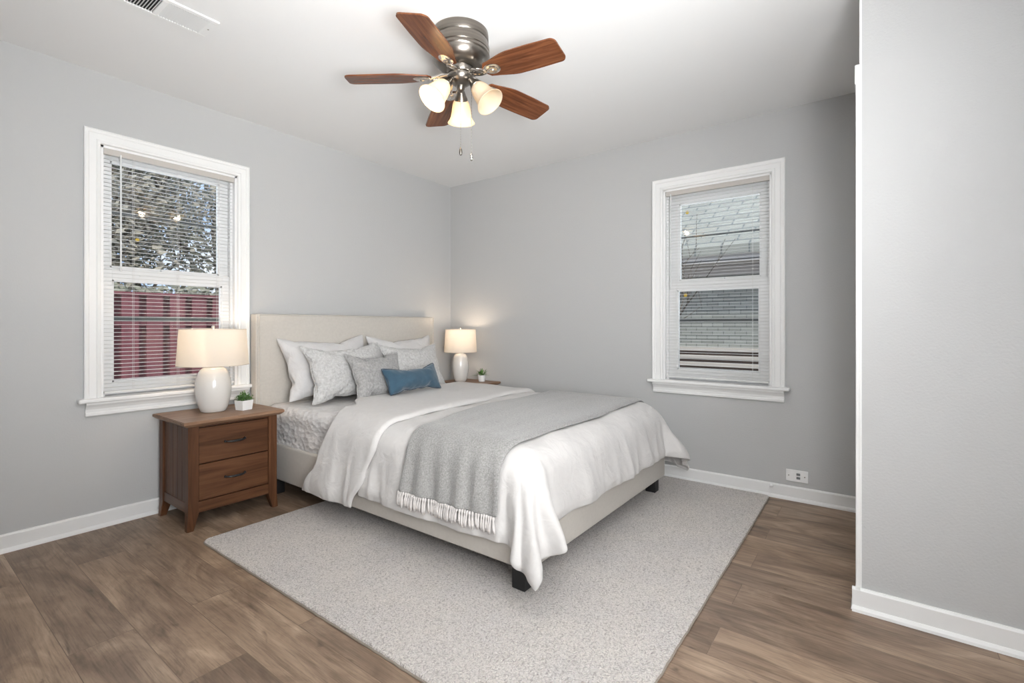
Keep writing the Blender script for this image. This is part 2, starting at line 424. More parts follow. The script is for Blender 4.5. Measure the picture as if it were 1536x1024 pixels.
# ------------------------------------------------------------------ windows
def make_window(idx, loc, rz, gh, gtop, casing, wand_u, cords):
    """local frame: x along the wall, y outwards, z up; the room is at y < 0"""
    w = tag(empty('window_%d' % idx, loc, rz), kind='structure')
    # casing: moulded profile mitred at the top corners
    prof = [(0, .004), (.004, .015), (.016, .018), (.022, .014), (.050, .014), (.055, .019), (.066, .020), (casing-.004, .023), (casing, .021), (casing, 0), (0, 0)]
    bm = bmesh.new()
    path = [(-OH, OZ0), (-OH, OZ1), (OH, OZ1), (OH, OZ0)]
    outd = [(-1, 0), (-1, 1), (1, 1), (1, 0)]
    rings = []
    for (px, pz), (ox, oz) in zip(path, outd):
        rings.append([bm.verts.new((px+ox*u, -t, pz+oz*u)) for u, t in prof])
    for a, b in zip(rings, rings[1:]):
        for i in range(len(prof)): bm.faces.new((a[i], a[(i+1) % len(prof)], b[(i+1) % len(prof)], b[i]))
    bm.faces.new(rings[0]); bm.faces.new(rings[-1][::-1])
    link('casing', bm, M_TRIM, w)
    e = OH+casing+.028
    bm = bmesh.new(); bx(bm, -e, e, -.052, 0, OZ0-.022, OZ0, .006); bx(bm, -OH, OH, -.001, .16, OZ0-.022, OZ0)
    link('stool', bm, M_TRIM, w)
    bm = bmesh.new()
    prism(bm, [(0, .675), (-.036, .675), (-.036, .664), (-.026, .652), (-.018, .638), (-.016, .622), (-.020, .618), (-.020, .606), (-.014, .600), (0, .600)], -(OH+casing-.006), OH+casing-.006, 'x')
    link('apron', bm, M_TRIM, w)
    bm = bmesh.new()   # jamb liner
    for s in (-1, 1): bx(bm, s*OH-.012 if s > 0 else -OH, OH if s > 0 else -OH+.012, 0, .15, OZ0, OZ1)
    bx(bm, -OH, OH, 0, .15, OZ1-.012, OZ1)
    for s in (-1, 1): bx(bm, OH-.026 if s > 0 else -OH+.012, OH-.012 if s > 0 else -OH+.026, .034, .052, OZ0, OZ1-.012)
    link('jamb', bm, M_VINYL, w)
    J = OH-.013
    def sash(name, y0, y1, z0, z1, gz0, gz1, g):
        bm = bmesh.new()
        bx(bm, -J, -g, y0, y1, z0, z1, .003); bx(bm, g, J, y0, y1, z0, z1, .003)
        bx(bm, -g-.004, g+.004, y0+.001, y1-.001, z0, gz0, .003); bx(bm, -g-.004, g+.004, y0+.001, y1-.001, gz1, z1, .003)
        # glazing bead
        for a in ((-g-.001, -g+.008, gz0, gz1), (g-.008, g+.001, gz0, gz1)): bx(bm, a[0], a[1], y0+.008, y1-.006, a[2], a[3])
        for a in ((gz0-.001, gz0+.008), (gz1-.008, gz1+.001)): bx(bm, -g, g, y0+.008, y1-.006, a[0], a[1])
        s = link(name, bm, M_VINYL, w)
        ym = (y0+y1)/2
        bm = bmesh.new(); bx(bm, -g, g, ym-.002, ym+.002, gz0, gz1)
        p = link('pane', bm, M_GLASS, s)
        return s, p
    ls, lp = sash('lower_sash', .058, .092, .700, 1.402, .768, 1.337, gh)
    us, up = sash('upper_sash', .098, .132, 1.365, 2.043, 1.41, gtop, gh)
    boxo('lift_lip', -.16, .16, .050, .058, 1.365, 1.372, M_VINYL, ls)
    boxo('sash_lock', -.05, .05, .062, .088, 1.402, 1.416, M_VINYL, ls, bev=.004)
    # storm window outside: thin dark meeting bars
    bm = bmesh.new()
    bx(bm, -J, J, .138, .150, 1.106, 1.136); bx(bm, -J, J, .138, .146, 1.72, 1.735)
    for s in (-1, 1): bx(bm, s*(J-.012)-.012, s*(J-.012)+.012, .138, .146, .70, 2.04)
    link('storm_frame', bm, mat('storm_aluminium_%d' % idx, (.10, .10, .10), .5), w)
    if idx == 2:
        for z in (1.90, 1.30):
            bm = bmesh.new(); lathe(bm, [(0, 0), (.012, 0), (.012, .001), (0, .001)], 20, Matrix.Translation((-gh+.055, (.096 if z > 1.5 else .056)+.014, z)) @ Matrix.Rotation(PI/2, 4, 'X'))
            tag(link('sticker', bm, M_STICKER, up if z > 1.5 else lp), label='small round yellow sticker')
    else:
        bm = bmesh.new(); lathe(bm, [(0, 0), (.010, 0), (.010, .001), (0, .001)], 20, Matrix.Translation((-.155, .110, 1.58)) @ Matrix.Rotation(PI/2, 4, 'X'))
        tag(link('sticker', bm, M_STICKER, up), label='small round yellow sticker')
    return w
make_window(1, (W1C, 0, 0), 0, .283, 2.005, .072, None, None)
make_window(2, (0, W2C, 0), -PI/2, .268, 1.965, .077, None, None)

def make_blind(label, loc, rz, wand_u, wand_len, cords, tilt):
    b = thing('window_blind', label, 'blind', loc, rz, 'mini blinds in the two windows')
    w = OH-.014
    boxo('headrail', -w, w, .004, .030, 2.012, 2.045, M_HEADRAIL, b, bev=.002)
    boxo('bottom_rail', -w+.002, w-.002, .004, .028, .712, .724, M_SLAT, b, bev=.003)
    bm = bmesh.new()
    z = .742; pitch = .0215
    ct, st = math.cos(tilt), math.sin(tilt)
    while z < 2.008:
        rows = []
        for k in range(4):
            t = k/3-.5; yy = t*.0165; zz = .0016*(1-(2*t)**2)
            rows.append((.017+yy*ct-zz*st, z+yy*st+zz*ct))
        vs = [[bm.verts.new((x, y, q)) for y, q in rows] for x in (-w+.004, w-.004)]
        vt = [[bm.verts.new((x, y, q+.0007)) for y, q in rows] for x in (-w+.004, w-.004)]
        for k in range(3):
            bm.faces.new((vs[0][k], vs[0][k+1], vs[1][k+1], vs[1][k])); bm.faces.new((vt[0][k], vt[1][k], vt[1][k+1], vt[0][k+1]))
        for e in (0, 3): bm.faces.new((vs[0][e], vs[1][e], vt[1][e], vt[0][e]))
        z += pitch
    link('slats', bm, M_SLAT, b, smooth=True)
    for u in cords:
        bm = bmesh.new()
        for y in (.0045, .0295): tube(bm, [(u, y, .718), (u, y, 2.02)], .0007, 5)
        link('ladder_cord', bm, M_CORD, b)
    bm = bmesh.new(); tube(bm, [(wand_u, -.004, 2.02), (wand_u, -.006, 2.0), (wand_u, -.006, 2.0-wand_len)], .0042, 8)
    link('tilt_wand', bm, M_WAND, b)
    return b
make_blind('white mini blind with open slats in the window with the red fence view', (W1C, 0, 0), 0, -.262, .62, (-.20, .02, .24), R(4))
make_blind('white mini blind with open slats in the window on the right wall above the outlet', (0, W2C, 0), -PI/2, -.295, .66, (-.26, .235), R(4))

# ------------------------------------------------------------------ ceiling vent
v_ = thing('ceiling_vent', 'white louvred air vent set in the ceiling above the window', 'vent', (-2.70, -.895, H))
bm = bmesh.new()
vx, vy = .20, .088
fr = .022
bx(bm, -vx, vx, -vy, -vy+fr, -.008, 0, .002); bx(bm, -vx, vx, vy-fr, vy, -.008, 0, .002)
bx(bm, -vx, -vx+fr+.01, -vy+fr, vy-fr, -.008, 0); bx(bm, vx-fr-.01, vx, -vy+fr, vy-fr, -.008, 0); bx(bm, -.010, .010, -vy+fr, vy-fr, -.008, 0)
link('frame', bm, M_TRIM, v_)
boxo('duct_shade_sheet', -vx+.01, vx-.01, -vy+.01, vy-.01, -.0015, -.0005, M_DARK, v_)  # flat dark sheet painting the shade of the duct behind the louvres
bm = bmesh.new()
for side in (-1, 1):
    for k in range(15):
        x = side*(.016+k*.0105)
        m = Matrix.Translation((x, 0, -.006)) @ Matrix.Rotation(R(44)*side, 4, 'Y')
        bx(bm, -.0050, .0050, -vy+fr, vy-fr, -.0004, .0004, mtx=m)
link('louvres', bm, M_TRIM, v_)
bm = bmesh.new(); lathe(bm, [(0, -.0095), (.003, -.0095), (.004, -.008)], 12, Matrix.Translation((vx-.015, -.0, 0)))
link('screw', bm, M_CHAIN, v_)

# ------------------------------------------------------------------ wall outlet (phone / data plate)
ot = thing('wall_outlet', 'white horizontal wall plate with jacks above the baseboard below the right window', 'outlet', (0, -2.951, .152))
boxo('cover_plate', -.008, 0, -.060, .060, -.036, .036, M_OUTLET, ot, bev=.003)
bm = bmesh.new()
for z in (-.011, .011): bx(bm, -.0100, -.0078, -.018, .002, z-.0075, z+.0075, .001)
link('jack', bm, mat('jack_grey', (.16, .17, .18), .5), ot)
boxo('blank_insert', -.0100, -.0078, .010, .032, -.020, .020, M_OUTLET, ot, bev=.001)
for y in (-.042, .044):
    bm = bmesh.new(); lathe(bm, [(0, .0095), (.0032, .0093), (.004, .008)], 12, Matrix.Translation((0, y, 0)) @ Matrix.Rotation(-PI/2, 4, 'Y'))
    link('screw', bm, M_CHAIN, ot)
pg = thing('cable_plug', 'small round white plug on the baseboard left of the wall plate', 'plug', (-.0135, -2.812, .070))
bm = bmesh.new(); lathe(bm, [(0, .014), (.007, .013), (.010, .008), (.010, 0)], 16, Matrix.Rotation(-PI/2, 4, 'Y'))
link('cap', bm, M_OUTLET, pg, smooth=True)

# ================================================================== RUG
def make_rug():
    x0, x1, y0, y1, t = -2.445, -.035, -2.805, -.645, .014
    t_ = thing('area_rug', 'large pale grey speckled rug lying under the bed', 'rug', ((x0+x1)/2, (y0+y1)/2, 0))
    bm = bmesh.new()
    hx, hy, rc = (x1-x0)/2, (y1-y0)/2, .035
    def outline(ins):
        pts = []
        for cxx, cyy, a0 in ((hx-rc, hy-rc, 0), (-hx+rc, hy-rc, 90), (-hx+rc, -hy+rc, 180), (hx-rc, -hy+rc, 270)):
            for k in range(7):
                a = R(a0+15*k); pts.append((cxx+(rc-ins)*math.cos(a), cyy+(rc-ins)*math.sin(a)))
            # straight run with a slight wobble
            a = R(a0+90)
        out = []
        n = len(pts)
        for i in range(n):
            p, q = pts[i], pts[(i+1) % n]
            out.append(p)
            d = math.hypot(q[0]-p[0], q[1]-p[1])
            if d > .5:
                m = int(d/.02)
                for k in range(1, m):
                    f = k/m; x = p[0]+(q[0]-p[0])*f; y = p[1]+(q[1]-p[1])*f
                    w = .0025*noise.noise(Vector((x*30, y*30, 3)))
                    nx, ny = (q[1]-p[1])/d, -(q[0]-p[0])/d
                    out.append((x+nx*w, y+ny*w))
        return out
    rings = []
    for ins, z in ((.002, 0), (0, .003), (.0, .009), (.003, .0125), (.010, t)):
        rings.append([bm.verts.new((x, y, z)) for x, y in outline(ins)])
    n = len(rings[0])
    for a, b in zip(rings, rings[1:]):
        for i in range(n): bm.faces.new((a[i], a[(i+1) % n], b[(i+1) % n], b[i]))
    bm.faces.new(rings[-1]); bm.faces.new(rings[0][::-1])
    link('pile', bm, M_RUG, t_)
    bm = bmesh.new(); o = outline(-.0015)
    tube(bm, [(x, y, .004) for x, y in o], .004, 6, closed=True)
    link('bound_edge', bm, mat('rug_binding', (.30, .26, .22), .9), t_)
make_rug()

# ================================================================== BED FRAME
BX0, BX1 = -1.898, -.352      # outer faces of the side rails
BY1 = -2.250                  # foot face
RZ0, RZ1 = .112, .335
bed = thing('bed_frame', 'beige upholstered queen bed frame with tall headboard and black block legs', 'bed', (-1.125, -1.15, 0))
def bp(name, x0, x1, y0, y1, z0, z1, m, bev=.008, **kw):
    return boxo(name, x0+1.125, x1+1.125, y0+1.15, y1+1.15, z0, z1, m, bed, bev=bev, seg=3, smooth='auto', **kw)
hb = bp('headboard', -1.908, -.335, -.105, -.034, .10, 1.160, M_LINEN, .012)
bm = bmesh.new()   # welt along the front edges of the headboard
tube(bm, [(-1.900+1.125, -.1065+1.15, .12), (-1.900+1.125, -.1065+1.15, 1.152), (-.343+1.125, -.1065+1.15, 1.152), (-.343+1.125, -.1065+1.15, .12)], .0035, 6)
link('welt', bm, M_LINEN, hb)
wing = bp('wing_panel', -1.924, -1.906, -.102, -.030, .10, 1.158, M_LINEN, .007)
wing2 = bp('wing_panel', -.337, -.321, -.102, -.030, .10, 1.158, M_LINEN, .007)
bp('side_rail', BX0, BX0+.055, BY1+.02, -.105, RZ0, RZ1, M_LINEN, .012)
bp('side_rail', BX1-.055, BX1, BY1+.02, -.105, RZ0, RZ1, M_LINEN, .012)
bp('foot_rail', BX0+.002, BX1-.002, BY1, BY1+.055, RZ0, RZ1, M_LINEN, .012)
bp('slat_deck', BX0+.05, BX1-.05, BY1+.05, -.11, .26, .29, M_NSX, .002)
for x in (BX0+.020, BX1-.085):
    for y in (BY1+.035, -.26):
        bp('leg', x, x+.065, y, y+.065, .0145 if y < -.7 else .0, RZ0+.01, M_BLACKLEG, .004)

# ------------------------------------------------------------------ draped cloth: one analytic surface for the bed's covers
CX = -1.13
S0, V0, RB, TH = .655, 2.125, .130, R(81)
ZT = .575
def prof(s):
    if s <= 0: return s, 0.0
    if s < RB*TH:
        a = s/RB; return RB*math.sin(a), RB*(1-math.cos(a))
    l = s-RB*TH
    return RB*math.sin(TH)+l*math.cos(TH), RB*(1-math.cos(TH))+l*math.sin(TH)
def sstep(a, b, x):
    t = max(0, min(1, (x-a)/(b-a))); return t*t*(3-2*t)
def gauss(x, s): return math.exp(-(x/s)**2)
def base(u, v, corner=True):
    sg = 1 if u >= 0 else -1
    a, b = abs(u)-S0, v-V0
    if a <= 0 and b <= 0:
        x, y, z = u, v, 0
    elif b <= 0:
        o, d = prof(a); x, y, z = sg*(S0+o), v, -d
    elif a <= 0:
        o, d = prof(b); x, y, z = u, V0+o, -d
    else:
        rho = math.hypot(a, b); ph = math.degrees(math.atan2(b, a))
        if rho > .46: rho = .46+(rho-.46)*.38
        o, d = prof(rho)
        k = sstep(.03, .42, rho)*rho
        o += k*(.32*gauss(ph-50, 19)+.27*gauss(ph-72, 9)-.05*gauss(ph-12, 7)-.11*gauss(ph-57, 5)+.06*gauss(ph-30, 5)-.05*gauss(ph-38, 4))
        x, y, z = sg*(S0+o*math.cos(R(ph))), V0+o*math.sin(R(ph)), -d
    # soft swelling of the filling on the flat of the bed
    top = 1-sstep(.0, .12, max(a, b))
    z += .010*top*noise.noise(Vector((u*2.4, v*2.4, 1.7)))
    edge = sstep(.02, .25, -max(a, b)) if max(a, b) < 0 else 0
    z += .006*edge
    return Vector((CX+x, -y, ZT+z))
def folds(u, v, p, amp, freq, seed):
    a, b = abs(u)-S0, v-V0
    d = max(a, b, 0)
    r = sstep(.06, .42, d)
    cre = 1-abs(noise.noise(Vector((p.x*9, p.y*9, seed+9))))*4
    n = noise.noise(Vector((p.x*freq, p.y*freq, seed)))+.35*max(0, cre)
    n2 = noise.noise(Vector((p.x*freq*2.3, p.y*freq*2.3, seed+4)))
    return amp*r*(n+.45*n2)
def drape(u, v, off, amp=.022, freq=5.5, seed=0.0):
    e = .004
    p = base(u, v); du = base(u+e, v)-base(u-e, v); dv = base(u, v+e)-base(u, v-e)
    n = dv.cross(du)
    if n.length < 1e-9: n = Vector((0, 0, 1))
    n.normalize()
    if n.z < 0 and max(abs(u)-S0, v-V0) < .1: n = -n
    return p+n*(off+folds(u, v, p, amp, freq, seed)), n
def sheet(name, us, rows, offf, m, parent, org, amp=.022, freq=5.5, seed=0.0, thick=.006, sub=1):
    """rows(u) -> list of v for that u"""
    bm = bmesh.new(); grid = []
    nu = len(us)
    for i, u in enumerate(us):
        vs = rows(u); col = []
        for j, v in enumerate(vs):
            s, t = i/(nu-1), j/(len(vs)-1)
            p, n = drape(u, v, offf(s, t, u, v), amp, freq, seed)
            if p.z < .030: p.z = .030
            col.append(bm.verts.new(p-Vector(org)))
        grid.append(col)
    for i in range(nu-1):
        for j in range(len(grid[0])-1):
            bm.faces.new((grid[i][j], grid[i+1][j], grid[i+1][j+1], grid[i][j+1]))
    o = link(name, bm, m, parent, smooth=True)
    # faces must look outwards: the first vertex row is on the left side
    me = o.data
    c = sum((p.normal.z for p in me.polygons))
    if c < 0: me.flip_normals()
    so = o.modifiers.new('thickness', 'SOLIDIFY'); so.thickness = thick; so.offset = -1
    if sub:
        s = o.modifiers.new('subdivision', 'SUBSURF'); s.levels = sub; s.render_levels = sub
    return o
def lin(a, b, n): return [a+(b-a)*i/(n-1) for i in range(n)]
def interp(x, pts):
    if x <= pts[0][0]: return pts[0][1]
    for (x0, y0), (x1, y1) in zip(pts, pts[1:]):
        if x <= x1:
            t = (x-x0)/(x1-x0); t = t*t*(3-2*t) if True else t
            return y0+(y1-y0)*t
    return pts[-1][1]

ORG = (CX, -1.7, ZT)
duvet = thing('duvet', 'white cotton duvet draped over the bed with its head end folded back', 'duvet', ORG)
def rag(x, s): return .010*noise.noise(Vector((x*4, s, 0)))
A_SIDE = .440
us = [q+rag(q*0, 0) for q in lin(-(S0+A_SIDE), S0+A_SIDE+.0, 150)]
def body_rows(u):
    a = abs(u)-S0
    end = V0+.385+.02*noise.noise(Vector((u*3, 7, 0)))+.05*sstep(.25, .452, a)
    return lin(1.22, end, 88)
def body_off(s, t, u, v):
    q = .010+.010*noise.noise(Vector((u*6, v*6, 2)))
    # hem roll
    h = min(1-t, min(s, 1-s)*1.6)
    return q*sstep(0, .03, h)+.002
cover = sheet('duvet_cover', us, body_rows, body_off, M_DUVET, duvet, ORG, amp=.030, freq=5.0, seed=1.3, thick=.010)

# turned-down head end
HEADP = [(-1.16, .74), (-.95, .88), (-.78, .93), (-.60, .86), (-.42, .66), (-.15, .52), (.6, .50), (1.1, .50)]
SEAMP = [(-1.16, 1.20), (-.98, 1.29), (-.82, 1.36), (-.62, 1.37), (-.30, 1.34), (.55, 1.27), (1.1, 1.25)]
def band_rows(u):
    h, s = interp(u, HEADP), interp(u, SEAMP)
    return lin(h+.012*noise.noise(Vector((u*5, 1, 0))), s+.010*noise.noise(Vector((u*6, 5, 0))), 40)
def band_off(s, t, u, v):
    e = min(t, 1-t)*2
    f = 1-(1-min(1, e*11.0))**2.2
    g = min(1, min(s, 1-s)*30); g = 1-(1-g)**2
    return .018+.020*f*g+.008*noise.noise(Vector((u*3.5, v*4, 5)))*f
us2 = lin(-(S0+.505), S0+.46, 130)
sheet('turned_down_edge', us2, band_rows, band_off, M_DUVET, duvet, ORG, amp=.024, freq=6, seed=2.2, thick=.014)

# ------------------------------------------------------------------ mattress with a crinkled white coverlet
def make_mattress():
    x0, x1, y0, y1, z0, z1 = -1.880, -.372, -2.20, -.112, .292, .567
    t_ = thing('mattress', 'mattress under a white crinkled coverlet on the beige bed frame', 'mattress', ((x0+x1)/2, (y0+y1)/2, z0))
    bm = bmesh.new()
    hx, hy, hz = (x1-x0)/2, (y1-y0)/2, (z1-z0)
    r = .055
    prof_ = [(0.012, 0)]+[(0, .02), (0, hz*.35), (0, hz-r-.01)]
    for k in range(1, 7):
        a = R(15*k); prof_.append((r*(1-math.cos(a)), hz-r+r*math.sin(a)))
    def ring(ins, z):
        pts = []; rc = .07
        nx, ny = 60, 84
        loop = [(hx-rc, hy-rc, 0), (-hx+rc, hy-rc, 90), (-hx+rc, -hy+rc, 180), (hx-rc, -hy+rc, 270)]
        raw = []
        for cxx, cyy, a0 in loop:
            for k in range(7):
                a = R(a0+15*k); raw.append((cxx+(rc-min(ins, rc-.01))*math.cos(a), cyy+(rc-min(ins, rc-.01))*math.sin(a)))
        out = []
        for i in range(len(raw)):
            p, q = raw[i], raw[(i+1) % len(raw)]; out.append(p)
            if math.hypot(q[0]-p[0], q[1]-p[1]) > .5:
                m = nx if i % 14 == 6 else ny
                for k in range(1, m): f = k/m; out.append((p[0]+(q[0]-p[0])*f, p[1]+(q[1]-p[1])*f))
        return out
    # finer rows on the flank so that the crinkles show
    rows = [(0.010, 0.0), (0, .015)]+[(0, .015+(hz-r-.02)*k/14) for k in range(1, 15)]+prof_[4:]
    rings = []
    for ins, z in rows:
        rr = []
        for x, y in ring(ins, z):
            w = 0
            if z > .02:
                n = Vector((x*9, y*9, z*16))
                w = .010*noise.noise(n)+.006*noise.noise(n*2.6)
            d = Vector((x/hx, y/hy, 0)); d = Vector((1 if x > hx-.09 else -1 if x < -hx+.09 else 0, 1 if y > hy-.09 else -1 if y < -hy+.09 else 0, 0))
            if d.length: d.normalize()
            if d.x > 0 or d.y: w *= .3
            rr.append(bm.verts.new((x+d.x*w, y+d.y*w, z)))
        rings.append(rr)
    n = len(rings[0])
    for a, b in zip(rings, rings[1:]):
        for i in range(n): bm.faces.new((a[i], a[(i+1) % n], b[(i+1) % n], b[i]))
    bm.faces.new(rings[-1]); bm.faces.new(rings[0][::-1])
    link('coverlet', bm, M_CRINKLE, t_, smooth='auto')
make_mattress()

# ------------------------------------------------------------------ throw with fringe
TORG = (CX, -1.8, ZT+.02)
throw = thing('throw_blanket', 'grey woven throw with pale fringe laid across the foot of the bed', 'throw', TORG)
TL = -(S0+.338)
TH_H = [(-1.04, 1.57), (-.86, 1.58), (-.70, 1.555), (0, 1.46), (.9, 1.41)]
TH_F = [(-1.04, 2.125), (-.86, 2.13), (-.70, 2.135), (0, 2.14), (.9, 2.13)]
def th_rows(u):
    return lin(interp(u, TH_H)+.004*noise.noise(Vector((u*8, 1, 0))), interp(u, TH_F)+.005*noise.noise(Vector((u*8, 5, 0))), 44)
def th_off(s, t, u, v):
    e = min(t, 1-t)*2
    f = 1-(1-min(1, e*9))**2.2
    w = .0035*math.sin(t*31+3*noise.noise(Vector((u*2, v*3, 0))))*(0.25+2.2*sstep(.05, .3, abs(u)-S0))
    return .024+.012*f+w
sheet('blanket', lin(TL, S0+.36, 140), th_rows, th_off, M_THROW, throw, TORG, amp=.030, freq=5.0, seed=1.3, thick=.008)
NT = 44
rt_ = random.Random(5)
for k in range(NT):
    t = (k+.5)/NT
    h, f_ = interp(TL, TH_H), interp(TL, TH_F)
    v = h+(f_-h)*t
    top, n = drape(TL+.003, v, .034, .030, 5.0, 1.3)
    bot, n2 = drape(TL-.062+rt_.uniform(-.006, .006), v+rt_.uniform(-.007, .007), .030, .030, 5.0, 1.3)
    bm = bmesh.new()
    pts = [top.lerp(bot, q)+n*(.004*math.sin(q*PI)) for q in (0, .12, .25, .5, .75, 1)]
    org = Vector(TORG)
    tube(bm, [p-org for p in pts], .0056, 7, taper=[.6, 1.2, .6, 1.05, 1.25, .7])
    link('tassel', bm, M_TASSEL, throw, smooth=True)

